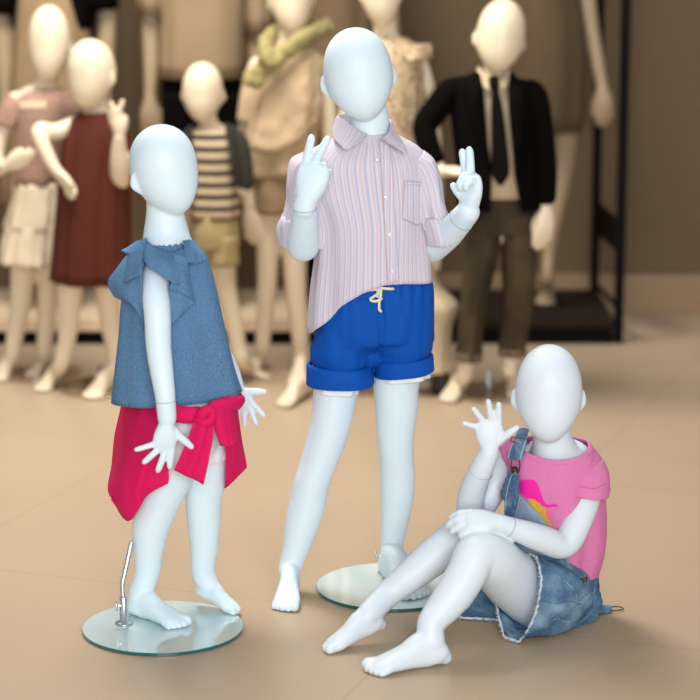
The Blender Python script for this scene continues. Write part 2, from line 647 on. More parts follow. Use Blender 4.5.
def cord(name, surf, paths, mat, parent, r=0.002, off=0.002, flat=None, label=None):
    mb = MB()
    for pts in paths:
        A = cr([list(p) for p in pts], 4); W = []
        for a in A:
            h, n = surf.hit(a[0], a[1], off + (a[2] if len(a) > 2 else 0))
            if h is not None:
                W.append(h)
        if len(W) > 1:
            tube(mb, W, [(r, flat or r)] * len(W), side=(W[-1] - W[0]).cross(V(0, -1, 0.2)) if flat else None, n=10, steps=1)
    return mb.obj(name, mat, parent, label)

def solid_cloth(name, build, mat, parent, voxel, smooth, seed=1, amp=0.003, sc=(14, 14, 5), label=None, creases=None):
    mb = MB(); build(mb)
    o = mb.obj(name, mat, parent, label)
    r = o.modifiers.new('r', 'REMESH'); r.mode = 'VOXEL'; r.voxel_size = voxel
    s = o.modifiers.new('s', 'SMOOTH'); s.factor = 0.5; s.iterations = smooth
    bake(o)
    me = o.data
    nn = [v.normal.copy() for v in me.vertices]
    for v, n in zip(me.vertices, nn):
        c = v.co
        d = noise.noise(Vector((c.x * sc[0] + seed, c.y * sc[1], c.z * sc[2]))) + 0.4 * noise.noise(Vector((c.x * sc[0] * 3 + seed, c.y * sc[1] * 3, c.z * sc[2] * 2.5)))
        k = creases(c) if creases else 0.0
        v.co = c + n * (d * amp + k)
        if v.co.z < 0.0015:
            v.co.z = 0.0015
    me.update()
    return o

def seam(name, surf, pts, mat, parent, r=0.0008, off=0.0008, n=10, label=None, closed=False):
    A = cr([list(p) for p in pts], n)
    W = []
    for a in A:
        h, nn = surf.hit(a[0], a[1], off)
        if h is not None:
            W.append(h)
    mb = MB(); tube(mb, W, [r] * len(W), n=6, steps=1)
    return mb.obj(name, mat, parent, label)

def ring_seam(mb, c, ax, r, thick=0.0006, n=28):
    """thin line where hand and arm are joined"""
    ax = Vector(ax).normalized()
    s = ax.orthogonal().normalized(); q = ax.cross(s)
    pts = [c + s * r * math.cos(2 * math.pi * i / n) + q * r * math.sin(2 * math.pi * i / n) for i in range(n + 1)]
    tube(mb, pts, [thick] * len(pts), n=5, steps=1)

def SG(surf, rows, off, fallY):
    """rows of picture points laid on a cloth surface"""
    out = []
    for r in rows:
        o = []
        for q in r:
            h, n = surf.hit(q[0], q[1], off + (q[3] if len(q) > 3 else 0))
            o.append(h if h is not None else P(q[0], q[1], q[2] if len(q) > 2 and q[2] else fallY))
        out.append(o)
    return out

def wrinkle(seed, amp, sc=18.0, zs=0.5):
    def f(p, u, v):
        a = noise.noise(Vector((p.x * sc + seed, p.y * sc, p.z * sc * zs)))
        return Vector((0.3, -1, 0.1)) * (a * amp)
    return f

def disc(name, c, r, t, mat, parent=None, n=96, label=None):
    mb = MB(); prof = [(0, 0), (r - 0.0008, 0), (r, 0.0008), (r, t - 0.0008), (r - 0.0008, t), (0, t)]
    lathe(mb, c, prof, n)
    return mb.obj(name, mat, parent, label, smooth=False)

def lathe(mb, c, prof, n=32, ax=None):
    ax = Vector(ax).normalized() if ax else Vector((0, 0, 1))
    s = ax.orthogonal().normalized(); q = ax.cross(s)
    vs = []; fs = []; k = len(prof)
    for j in range(n):
        a = 2 * math.pi * j / n
        for (r, z) in prof:
            vs.append(Vector(c) + (s * math.cos(a) + q * math.sin(a)) * max(r, 1e-5) + ax * z)
    for j in range(n):
        for i in range(k - 1):
            fs.append((j * k + i, ((j + 1) % n) * k + i, ((j + 1) % n) * k + i + 1, j * k + i + 1))
    mb.add(vs, fs)

def crumple(o, amp, sc, seed=0, zs=1.0):
    me = o.data; me.update()
    nn = [v.normal.copy() for v in me.vertices]
    for v, n in zip(me.vertices, nn):
        c = v.co
        d = noise.noise(Vector((c.x * sc + seed, c.y * sc, c.z * sc * zs))) + 0.5 * noise.noise(Vector((c.x * sc * 2.3, c.y * sc * 2.3 + seed, c.z * sc * 2.3 * zs)))
        v.co = c + n * d * amp
    me.update(); return o
FLOOR_OFF = (0.3, 0.2, 0)
# ---------------------------------------------------------------- materials shared
M_SKIN = plain('pale_mannequin_paint', (217, 234, 242), rough=0.42, spec=0.35)
M_SKIN2 = plain('neutral_mannequin_paint', (216, 226, 233), rough=0.45, spec=0.35)
M_LINE = plain('seam_line_grey', (150, 165, 175), rough=0.8)  # grey of the thin joint lines at the wrists
M_STEEL = plain('chromed_steel', (200, 205, 208), rough=0.35, metal=1.0)

def limb(mb, Y, pts, side=None, n=22, steps=5):
    """pts: (px, py, dY, radius in picture units[, other radius])"""
    W = []; R = []
    for q in pts:
        w = P(q[0], q[1], Y + q[2])
        W.append(w)
        R.append((M(q[3], w), M(q[4] if len(q) > 4 else q[3], w)))
    tube(mb, W, R, side=side, n=n, steps=steps)
    return W, R

def leg(mb, Y, pts, heel, toe, side, lift=0.0, ankle_r=None, wid=1.0, z=0.0, toes=True):
    h = G(heel[0], heel[1], z); t = G(toe[0], toe[1], z)
    v = t - h
    yaw = math.degrees(math.atan2(v.y, v.x))
    ank = foot(mb, t, yaw, v.length, side, lift, wid, toes)
    W = [P(q[0], q[1], Y + q[2]) for q in pts]
    R = [M(q[3], w) for q, w in zip(pts, W)]
    W.append(ank); R.append(min(ankle_r or 1, R[-1] * 0.93))
    tube(mb, W, R, n=22, steps=6)
    return ank

# ================================================================ boy in the middle
YB = 5.07
boy = empty('mannequin', (P(340, 600, YB).x, YB, 0), 'tall faceless child mannequin in striped shirt and blue shorts making two V signs', 'mannequin')
mb = MB()
hc = P(358.5, 74, YB - 0.01)
head(mb, hc, M(93, hc), M(69, hc), yaw=6, pitch=2, roll=-8)
limb(mb, YB, [(366, 95, 0.01, 19), (369, 118, 0.015, 20), (370, 134, 0.02, 22), (370, 150, 0.02, 34, 26), (368, 168, 0.02, 50, 32), (367, 200, 0.02, 50, 33), (368, 240, 0.02, 49, 33), (371, 285, 0.02, 52, 36), (372, 312, 0.02, 52, 38), (372, 322, 0.02, 46, 32)], side=(1, 0, 0))
leg(mb, YB, [(347, 328, 0.02, 28), (338, 365, 0.01, 26), (335.5, 391, 0, 22.5), (330, 426, -0.01, 20.5), (318.5, 463, -0.015, 18.5), (311, 485, -0.02, 18), (307.5, 503, -0.02, 18.5), (303, 520, -0.025, 17.5), (298.5, 537, -0.03, 15.3), (294, 554, -0.035, 12.8), (289.5, 570, -0.045, 11.5)],
    (291, 590), (285, 613), 1, ankle_r=0.026)
leg(mb, YB, [(394, 328, 0.02, 28), (397, 365, 0.02, 26), (396, 387, 0.02, 23), (396.5, 407, 0.02, 21.8), (395.5, 430, 0.02, 19.5), (396, 452, 0.02, 17.5), (397.5, 475, 0.03, 17.8), (397, 498, 0.035, 17), (395, 519, 0.04, 14.5), (393, 537, 0.045, 12.3), (391.5, 550, 0.045, 11)],
    (386, 575), (418, 601), -1, ankle_r=0.025, z=0.008)
# his right arm, forearm folded up
limb(mb, YB, [(330, 160, 0.03, 14), (308, 172, 0.02, 15), (302, 200, 0.02, 15), (301, 230, 0.0, 15), (303, 246, -0.04, 16.3), (303.5, 235, -0.072, 15.8), (304.3, 222, -0.10, 13.8), (305, 210, -0.122, 12.3), (305.8, 205, -0.130, 10.6)])
W = P(305, 207, YB - 0.13)
d = P(318, 160, YB - 0.13) - W
hand(mb, W, d, (-1, 0.25, 0), -1, 0.182, [(4, (2, 2, 2), 0.92), (-13, (2, 3, 3), 0.88), (-6, (75, 95, 40)), (-10, (70, 95, 40))], thumb=(20, 30, 30), pw=0.84, fr=0.86)
# his left arm
limb(mb, YB, [(405, 160, 0.03, 14), (421, 174, 0.02, 13.5), (424, 205, 0.03, 13.5), (425, 235, 0.045, 14.5), (429, 247, 0.03, 16), (443, 238, -0.02, 15.5), (457, 224.5, -0.07, 13.8), (468, 212, -0.11, 12.2)])
W = P(468.5, 210, YB - 0.11)
d = P(473, 172, YB - 0.115) - W
hand(mb, W, d, (-0.5, 0.87, 0), 1, 0.150, [(14, (8, 2, 2), 0.95), (5, (6, 2, 2), 0.92), (0, (75, 80, 50)), (-5, (62, 80, 50))], thumb=(28, 40, 0, 0.55), pw=1.05, fr=1.08)
boy_body = skin_body(mb, 'body', M_SKIN, boy, 0.0024)
ms = MB()
ring_seam(ms, P(304.5, 208, YB - 0.128), P(304.5, 198, YB - 0.13) - P(304.5, 218, YB - 0.12), 0.0268)
boy_seam1 = ms.obj('wrist_seam', M_LINE, boy)
ms = MB()
ring_seam(ms, P(461, 220, YB - 0.097), P(468, 212, YB - 0.11) - P(455, 227, YB - 0.085), 0.0285)
ms.obj('wrist_seam', M_LINE, boy)

# ================================================================ girl at the left
YG = 4.84
girl = empty('mannequin', (P(170, 615, YG).x, YG, 0), 'faceless child mannequin in ruffled blue denim blouse with pink top tied round waist', 'mannequin')
mb = MB()
hc = P(165, 170, YG)
head(mb, hc, M(92, hc), M(66, hc), dep=M(76, hc), yaw=38, pitch=2, roll=-7)
limb(mb, YG, [(164, 188, 0.01, 18, 21), (165, 212, 0.01, 19, 20), (166, 230, 0.01, 22.5, 23), (167, 242, 0.01, 25, 22), (169, 256, 0.02, 29, 24), (171, 275, 0.02, 34, 27), (176, 310, 0.02, 42, 32), (178, 350, 0.02, 42, 36), (182, 395, 0.02, 44, 40), (186, 425, 0.02, 42, 38)], side=(1, 0, 0))
leg(mb, YG, [(186, 410, 0, 34), (180, 445, 0, 28), (172, 470, -0.005, 24.5), (160, 500, -0.01, 21), (151.5, 524, -0.01, 19.3), (148.5, 549, -0.01, 15.6), (147, 572, -0.01, 13)],
    (130, 614), (185, 629), 1, ankle_r=0.026, z=0.008)
leg(mb, YG, [(204, 410, 0.05, 28), (207, 445, 0.05, 24), (206.5, 474, 0.05, 21), (203.5, 500, 0.05, 18.4), (204, 524, 0.05, 16.8), (204, 549, 0.05, 14), (203, 570, 0.055, 12)],
    (196, 604), (240, 614), -1, lift=14, ankle_r=0.0235, z=0.008)
# front arm
limb(mb, YG, [(166, 262, 0.0, 12), (156, 274, -0.05, 14), (156, 296, -0.09, 14), (157.5, 318, -0.11, 13.6), (158.5, 345, -0.12, 12.9), (161.5, 370, -0.13, 12), (165, 395, -0.14, 10.5), (167, 418, -0.14, 9.6)])
W = P(167, 420, YG - 0.14)
d = P(163.5, 450, YG - 0.14) - W
hand(mb, W, d, (1, 0.2, 0), -1, 0.124, [(1, (2, 3, 3), 0.95), (-13, (2, 3, 3), 1.0), (-40, (2, 3, 3), 1.0), (-66, (2, 3, 3), 1.15)], thumb=(50, 0, -4), pw=0.88, fr=1.0)
# far arm
limb(mb, YG, [(182, 275, 0.05, 12), (190, 300, 0.09, 13), (206, 335, 0.14, 12.5), (226, 365, 0.16, 11), (235, 388, 0.15, 9.5)])
W = P(234.5, 388, YG + 0.15)
hand(mb, W, V(0.48, 0, -0.8), (1, 0, 0.3), 1, 0.104, [(10, (4, 4, 4)), (-8, (4, 4, 4)), (-30, (4, 4, 4)), (-45, (4, 4, 4))], thumb=(58, 0, 0), fr=1.12)
girl_body = skin_body(mb, 'body', M_SKIN, girl, 0.0024)
ms = MB()
ring_seam(ms, P(165.5, 401, YG - 0.14), V(0.07, 0, -1), 0.0222)
ms.obj('wrist_seam', M_LINE, girl)

# ================================================================ seated girl
sit = empty('mannequin', (P(560, 630, 4.8).x, 4.8, 0), 'faceless child mannequin sitting on the floor in pink tee and denim dungarees, waving', 'mannequin')
mb = MB()
hc = P(549, 393, 4.76)
head(mb, hc, M(98, hc), M(66.5, hc), yaw=-3, pitch=0, roll=0)
limb(mb, 0, [(550, 415, 4.79, 18), (552, 436, 4.80, 19.5), (554, 450, 4.81, 24, 22), (556, 462, 4.82, 34, 20), (556, 480, 4.83, 40, 25), (557, 520, 4.85, 42, 31), (557, 560, 4.86, 38, 31), (555, 590, 4.85, 34, 32), (553, 600, 4.85, 30, 28)], side=(1, 0, 0))
limb(mb, 0, [(560, 444, 4.83, 9), (577, 453, 4.83, 11.5), (590, 472, 4.82, 14.5), (585, 500, 4.79, 15), (577, 522, 4.765, 14.8), (569, 539, 4.745, 14.6), (560, 545.5, 4.73, 14), (545, 540, 4.71, 14), (527, 533.5, 4.69, 12.8), (511, 527.5, 4.675, 10.4), (500, 523.5, 4.665, 9.4)])
W = P(500, 523, 4.665)
hand(mb, W, P(466, 519.5, 4.655) - W, (0, 0.85, 0.52), 1, 0.132, [(6, (20, 28, 20)), (2, (24, 28, 20)), (-3, (26, 28, 20)), (-9, (28, 28, 20))], thumb=(35, 25, 10), fr=1.12)
limb(mb, 0, [(545, 446, 4.84, 9), (524, 455, 4.86, 11), (511, 464, 4.89, 13.5), (497, 483, 4.89, 14), (482, 506, 4.87, 14), (471, 512, 4.84, 14), (470.5, 500, 4.82, 14), (475, 484, 4.80, 13.3), (482, 468, 4.78, 12), (489, 453, 4.77, 10.2)])
W = P(490, 451, 4.77)
hand(mb, W, P(489, 424, 4.77) - W, (1, 0, 0), -1, 0.123, [(2, (4, 4, 4), 1.0), (-8, (4, 4, 4), 0.98), (-33, (4, 4, 4), 0.95), (-68, (4, 4, 4), 0.98)], thumb=(54, 10, 0), pw=1.08, fr=0.98)
leg(mb, 0, [(552, 606, 4.83, 33), (528, 592, 4.78, 31), (505, 573, 4.71, 28.5), (490, 559, 4.655, 26.5), (476, 556, 4.62, 22.5), (467, 573, 4.60, 20.5), (456, 591, 4.585, 19.8), (444, 607, 4.57, 17.5), (431, 624, 4.55, 14.2)],
    (447, 664), (365, 674), -1, ankle_r=0.029)
leg(mb, 0, [(530, 606, 4.92, 30), (505, 575, 4.86, 27), (482, 549, 4.81, 24.5), (463, 538, 4.775, 22), (450, 545, 4.765, 20.5), (434, 556.5, 4.755, 19.3), (409, 577, 4.735, 16.4), (388, 594, 4.72, 13.6)],
    (385, 641), (322, 652), 1, lift=13, ankle_r=0.0255)
sit_body = skin_body(mb, 'body', M_SKIN2, sit, 0.0024)
ms = MB()
ring_seam(ms, P(509, 526.8, 4.672), P(500, 523, 4.665) - P(520, 531, 4.685), 0.0218)
ms.obj('wrist_seam', M_LINE, sit)
ms = MB()
ring_seam(ms, P(480.5, 471.5, 4.785), P(485, 462, 4.78) - P(476, 482, 4.80), 0.0262)
ms.obj('wrist_seam', M_LINE, sit)
# ---------------------------------------------------------------- boy: clothes
ST = [(0.0, (229, 220, 227)), (0.10, (224, 205, 212)), (0.30, (222, 200, 208)), (0.42, (229, 221, 229)), (0.56, (200, 197, 220)), (0.74, (197, 194, 218)), (0.88, (229, 221, 228)), (0.999, (229, 220, 227))]
M_SHIRT = stripes('pink_blue_striped_cotton', ST, 0.0128)
M_STITCH = plain('lilac_stitching', (198, 180, 196), rough=0.9)
M_BLUE = weave('royal_blue_cotton', (0, 70, 158), (0, 84, 178), scale=1400, rough=0.75, bump=0.06)
M_BLUED = plain('dark_blue_thread', (0, 52, 130), rough=0.9)
M_CREAM = weave('cream_cord', (216, 205, 180), (236, 228, 208), scale=900, bump=0.4)
M_LINING = weave('white_lining_cotton', (226, 232, 236), (240, 244, 246), scale=700, bump=0.2)

def hem_front(table):
    def f(x):
        for (a, va), (b, vb) in zip(table, table[1:]):
            if x <= b:
                return va + (vb - va) * (x - a) / (b - a)
        return table[-1][1]
    return f
hf = hem_front([(-1, 1.0), (-0.75, 0.96), (-0.5, 0.912), (-0.1, 0.868), (0.2, 0.845), (0.6, 0.848), (1, 0.862)])
hb = hem_front([(-1, 1.0), (0.2, 0.99), (1, 0.862)])
def vmax_boy(th):
    x = math.copysign(abs(math.cos(th)) ** 0.91, math.cos(th))
    s = math.sin(th)
    return hf(x) if s <= 0 else hf(x) * (1 - min(1, s * 2)) + hb(x) * min(1, s * 2)
ff = fold_fn(3, 0.0005, 0.006, (4, 7, 11), wob=1.1)
shirt = loft('striped_shirt', RG([
    (346, 131, 390, 131, .025, .050), (332, 139, 401, 137, .025, .062), (312, 149, 418, 147, .025, .078), (299, 162, 428, 161, .022, .088),
    (303, 190, 430, 188, .02, .094), (314, 222, 428, 220, .015, .097), (315, 255, 427, 252, .012, .098), (312, 288, 429, 284, .012, .103), (309, 332, 432, 326, .01, .106)], YB),
    M_SHIRT, boy, nseg=7, nth=120, fold=ff, e=2.3, vmax=vmax_boy, thick=0.0018)
fs1 = fold_fn(5, 0.001, 0.004, (3, 5, 8), wob=1.0)
def sleeve(name, rings, mat, par, f=fs1, **k):
    return loft(name, rings, mat, par, nseg=6, nth=56, fold=f, thick=0.0018, **k)
sl1 = sleeve('sleeve', RG([(303, 152, 340, 175, .02, .055), (290, 160, 333, 180, .01, .056), (286.5, 182, 328, 190, .0, .053), (286, 205, 326, 209, -.005, .05), (281, 228, 327, 232, -.01, .05)], YB), M_SHIRT, shirt)
sl2 = sleeve('sleeve', RG([(404, 170, 424, 151, .02, .050), (409, 178, 435, 160, .015, .050), (415, 191, 441, 182, .01, .049), (418, 210, 445, 202, 0, .048), (421, 228, 452, 222, -.01, .048)], YB), M_SHIRT, shirt)
fc = fold_fn(9, 0.002, 0.003, (4, 7), wob=1.2)
loft('rolled_cuff', RG([(284, 214, 326, 222, -.005, .049), (280, 218, 328, 226, -.008, .055), (277.5, 230, 329, 236, -.01, .057), (280, 245, 326, 247, -.012, .054), (285, 243, 322, 243, -.012, .047)], YB), M_SHIRT, shirt, nseg=4, nth=60, fold=fc, thick=0.003)
loft('rolled_cuff', RG([(421, 216, 445, 213, -.005, .045), (420, 219, 452, 217, -.008, .054), (421, 232, 460, 233, -.012, .057), (425, 243, 459, 243, -.015, .053), (430, 241, 452, 241, -.015, .046)], YB), M_SHIRT, shirt, nseg=4, nth=60, fold=fc, thick=0.003)
# collar: stand behind the neck and two pointed leaves
def vmin_col(th):
    s = math.sin(th)
    return 0.0 if s > 0 else min(0.85, -s * 1.3)
loft('collar_stand', RG([(338, 115, 391, 120, .03, .050), (339, 124, 391, 127, .03, .056), (340, 138, 394, 137, .028, .062)], YB), M_SHIRT, shirt, nseg=5, nth=48, vmin=vmin_col, thick=0.002, us=1.0)
patch('collar_leaf', PG([
    [(337, 116, .03), (343, 119, -.01), (352, 125, -.036), (360, 131, -.052), (367, 134, -.058)],
    [(334.5, 123, .03), (338, 130, -.015), (347, 135, -.052), (356, 138, -.068), (365.5, 136.5, -.070)],
    [(332, 131, .025), (334, 139, -.02), (340, 145, -.062), (347, 149.5, -.084), (363, 138.5, -.080)]], YB), M_SHIRT, shirt, nu=6, nv=6, thick=0.002)
patch('collar_leaf', PG([
    [(391, 120, .03), (390, 126, -.01), (389, 131, -.038), (386, 135, -.054), (381, 139, -.060)],
    [(394, 127, .03), (395, 132, -.015), (395, 138, -.050), (391, 140, -.066), (383, 140, -.070)],
    [(397, 133, .025), (401, 140, -.02), (404, 146, -.055), (406, 153, -.080), (386, 141, -.082)]], YB), M_SHIRT, shirt, nu=6, nv=6, thick=0.002)
S_SH = Surf([shirt])
placket = sticker('placket', S_SH, [(378.5, 141), (390, 142), (393, 170), (395, 210), (397.5, 250), (398.5, 281), (387, 282), (385.5, 250), (383.5, 210), (381, 170)], M_SHIRT, shirt, off=0.003, thick=0.0015)
for a in (([(379, 142), (381.5, 170), (384, 210), (386, 250), (387.3, 281)]), ([(389, 143), (392, 170), (394, 210), (396.5, 250), (397.5, 280)])):
    seam('stitching', S_SH, a, M_STITCH, shirt, r=0.0006, off=0.0042)
sticker('pocket', S_SH, [(404, 181), (430, 183.5), (429, 219), (416.5, 225), (402, 218)], M_SHIRT, shirt, off=0.0025, thick=0.001)
for a in ([(404, 181), (403, 200), (402, 218)], [(402, 218), (409, 221.5), (416.5, 225)], [(416.5, 225), (423, 222), (428.5, 219)], [(404, 181), (417, 182.3), (429, 183.5)], [(404, 184), (417, 185.3), (429, 186.5)]):
    seam('stitching', S_SH, a, M_STITCH, shirt, r=0.0006, off=0.0035)
M_BTN = plain('pearl_button', (226, 222, 216), rough=0.2, coat=0.5)
for bx, by in ((377, 160), (385.5, 197), (389.5, 234.5), (392, 271)):
    h, n = S_SH.hit(bx, by, 0.0045)
    mb = MB(); tube(mb, [h - n * 0.0012, h + n * 0.0012], [0.0052, 0.0048], n=18, steps=1, cap=True)
    # squash the caps: a low disc
    mb.v = [tuple(Vector(v) - n * ((Vector(v) - h).dot(n) * 0.6)) for v in mb.v]
    mb.obj('button', M_BTN, shirt)
# shorts
def cre(c):
    return 0
def b_shorts(mb):
    limb(mb, YB, [(371, 281, .015, 56, 40), (372, 292, .012, 60, 42), (372.5, 315, .01, 60.5, 43), (372, 338, .01, 60, 41), (373, 346, .01, 46, 30), (373.5, 350, .01, 34, 22)], side=(1, 0, 0), n=40)
    limb(mb, YB, [(346, 318, .01, 30, 36), (343, 345, .005, 33, 35), (341, 350, .0, 33, 33)], side=(1, 0, 0), n=30)
    limb(mb, YB, [(401, 318, .01, 30, 36), (403, 342, .012, 31.5, 34), (404, 346, .015, 30, 32)], side=(1, 0, 0), n=30)
def cr_sh(c):
    # gathers below the waistband fading out
    top = P(372, 284, YB).z
    t = max(0.0, 1 - (top - c.z) / 0.07)
    g = 0.0022 * t * math.sin(c.x * 260)
    cx = P(377, 330, YB).x
    w = math.exp(-((c.x - cx - 0.012 * math.sin((top - c.z) * 20)) / 0.006) ** 2) * (1 if c.y < YB else 0)
    q = P(377, 352, YB)
    a = math.atan2(c.z - q.z, c.x - q.x); r = math.hypot(c.x - q.x, c.z - q.z)
    rad = 0.0010 * math.sin(a * 9) * max(0, 1 - r / 0.11) if c.y < YB else 0
    return g - 0.005 * w + rad
shorts = solid_cloth('blue_shorts', b_shorts, M_BLUE, boy, 0.0035, 3, seed=4, amp=0.009, sc=(13, 13, 6), creases=cr_sh)
S_SO = Surf([shorts])
loft('waistband', RG([(316, 279, 426, 277, .015, .086), (313.5, 284, 428.5, 282, .013, .090), (313, 292, 430, 289, .012, .094)], YB), M_BLUE, shorts, nseg=4, nth=120, e=2.1, fold=lambda th, v: 0.0012 * math.sin(th * 46), thick=0.003)
fcc = fold_fn(12, 0.0012, 0.0018, (3, 5), wob=0.8)
loft('turned_up_cuff', RG([(309, 362, 371, 364, .0, .066), (306.5, 364, 373.5, 368, .0, .074), (306, 375, 373.8, 377, .0, .076), (306.5, 383, 373.5, 384, .0, .075), (310, 383, 370, 382, .0, .068)], YB), M_BLUE, shorts, nseg=4, nth=80, fold=fcc, thick=0.003, e=2.3)
loft('turned_up_cuff', RG([(376, 357, 430, 354, .015, .064), (374, 359.5, 433, 355, .015, .072), (373.8, 368, 434, 363, .015, .074), (374.2, 375, 434, 369, .015, .073), (378, 374, 430, 369, .015, .066)], YB), M_BLUE, shorts, nseg=4, nth=80, fold=fcc, thick=0.003, e=2.3)
fl = fold_fn(14, 0.001, 0.003, (6, 11), wob=0.6)
loft('lining', RG([(312, 370, 361, 370, 0, .056), (313, 383, 360, 384, 0, .057), (314, 389, 358, 393, 0, .057)], YB), M_LINING, shorts, nseg=4, nth=60, fold=fl, thick=0.0015)
loft('lining', RG([(378, 362, 429, 360, .015, .056), (377, 373, 430, 370, .015, .058), (378, 380, 430, 376, .015, .058)], YB), M_LINING, shorts, nseg=4, nth=60, fold=fl, thick=0.0015)
seam('seam', S_SO, [(378, 296), (377, 315), (378, 335), (376, 352)], M_BLUED, shorts, r=0.0006, off=0.0003)
seam('seam', S_SO, [(314, 330), (312, 345), (311, 360)], M_BLUED, shorts, r=0.0006, off=0.0003)
cord('drawstring', S_SO, [[(381, 281, .012), (383, 285, .014), (384, 289, .014)],
    [(384, 288, .012), (383, 297, .009), (382, 304, .007), (381.3, 311, .006)],
    [(384, 289, .014), (388, 289.5, .013), (392, 289.5, .008)],
    [(367, 290.5, .006), (374, 290, .008), (382, 289.5, .013)],
    [(382, 291, .013), (376, 294, .009), (372, 299, .006), (374.5, 301, .007), (378, 299, .009), (382, 292, .013)]], M_CREAM, shorts, r=0.0032, off=0.002, label='knotted cream drawstring')
# steel support rod at the heel is on the stand
M_GLASS = None
# ---------------------------------------------------------------- girl at the left: clothes
M_CHAM = weave('blue_chambray', (58, 94, 130), (108, 144, 178), scale=1300, blotch=(88, 132, 172), bscale=7, rough=0.85, bump=0.25, amt=0.6)
M_PINK = weave('crimson_pink_knit', (205, 14, 84), (222, 24, 98), scale=1500, rough=0.8, bump=0.1)
M_WHITE = weave('white_bloomer_cotton', (224, 226, 236), (240, 242, 248), scale=800, bump=0.25)
fb = fold_fn(21, 0.001, 0.006, (3, 5, 8), wob=0.7)
blouse = loft('ruffled_blouse', RG([
    (146, 240, 191, 243, .015, .050), (134, 250, 202, 251, .015, .062), (127, 268, 209, 266, .012, .072), (121, 298, 217, 295, .01, .080),
    (118, 330, 225, 328, .01, .084), (114.5, 366, 234, 360, .01, .088), (112, 401, 242, 391, .01, .093)], YG), M_CHAM, girl, nseg=7, nth=110, fold=fb, e=2.2, thick=0.0018)
S_BL = Surf([blouse])
def frill(p, u, v):
    return V(0, -1, 0.35) * (0.0042 * math.sin(u * 34) * (0.35 + 0.65 * abs(v - 0.5) * 2) + 0.004 * noise.noise(p * 25))
def soft(seed, amp):
    def f(p, u, v):
        return V(0.2, -1, 0.1) * (amp * v * math.sin(u * 9 + seed) + amp * noise.noise(p * 22 + V(seed, 0, 0)))
    return f
loft('collar_frill', RG([(148, 234, 190, 237, .02, .050), (146, 238, 192, 241, .018, .052), (143, 246, 195, 248, .018, .060)], YG), M_CHAM, blouse, nseg=4, nth=180, fold=lambda th, v: 0.0026 * (0.4 + abs(v - 0.5)) * math.sin(th * 30 + 2 * math.sin(th * 3)), thick=0.0014)
patch('shoulder_ruffle', PG([
    [(146, 240, -.02), (154, 246, -.05), (164, 250.5, -.06), (175, 251.5, -.062), (185, 248, -.05)],
    [(143, 248, -.06), (153, 257, -.095), (165, 262, -.105), (177, 266, -.095), (188, 262, -.075)],
    [(140.5, 257, -.075), (150, 268, -.112), (163, 276, -.124), (175, 284, -.115), (187, 285, -.09)]], YG), M_CHAM, blouse, nu=12, nv=7, disp=soft(1, 0.003), thick=0.0016)
patch('shoulder_ruffle', PG([
    [(129, 252, -.01), (137, 250, -.045), (147, 247, -.07)],
    [(117, 268, -.02), (129, 276, -.07), (143, 268, -.095)],
    [(108, 282, -.02), (122, 293, -.07), (142, 292, -.10)],
    [(114, 296, -.03), (130, 303, -.078), (143, 312, -.095)],
    [(120, 299, -.04), (136, 309, -.080), (144, 331, -.088)]], YG), M_CHAM, blouse, nu=10, nv=7, disp=soft(3, 0.004), thick=0.0016)
patch('shoulder_ruffle', PG([
    [(129, 251, -.015), (135, 250, -.05), (144, 247, -.075)],
    [(127, 266, -.05), (134, 265, -.085), (142, 260, -.10)],
    [(124, 283, -.075), (132, 279, -.10), (142, 274, -.108)]], YG), M_CHAM, blouse, nu=9, nv=7, disp=soft(6, 0.003), thick=0.0016)
patch('shoulder_ruffle', PG([
    [(174, 253, -.075), (181, 254, -.075), (188, 257, -.07)],
    [(173, 274, -.105), (182, 275, -.10), (190, 280, -.085)],
    [(169, 290, -.118), (183, 294, -.105), (195, 303, -.083)]], YG), M_CHAM, blouse, nu=9, nv=7, disp=soft(8, 0.003), thick=0.0016)
patch('shoulder_ruffle', PG([
    [(168, 284, -.10), (182, 288, -.10), (195, 303, -.086)],
    [(170, 305, -.10), (179, 306, -.097), (190, 307, -.088)],
    [(171, 327, -.098), (176, 320, -.094), (187, 310, -.088)]], YG), M_CHAM, blouse, nu=9, nv=6, disp=soft(9, 0.002), thick=0.0016)
patch('collar_ruffle', PG([
    [(183, 241, -.04), (189, 240, -.01), (194, 240, .03)],
    [(185, 251, -.065), (194, 252, -.04), (202, 251, .02)],
    [(187, 262, -.078), (196, 264, -.055), (206, 261, .0)]], YG), M_CHAM, blouse, nu=10, nv=6, disp=frill, thick=0.0014)
patch('collar_ruffle', PG([
    [(147, 238, -.03), (141, 240, .0), (137, 241, .04)],
    [(145, 245, -.055), (134, 247, -.02), (128, 247, .03)],
    [(142, 254, -.07), (130, 254, -.035), (121, 251, .02)]], YG), M_CHAM, blouse, nu=10, nv=6, disp=frill, thick=0.0014)
for pts in ([(113.5, 402), (140, 408), (177, 406), (210, 402), (241, 390)],):
    seam('stitching', S_BL, pts, plain('dark_denim_thread', (72, 104, 140), rough=0.9), blouse, r=0.0006, off=0.0006)
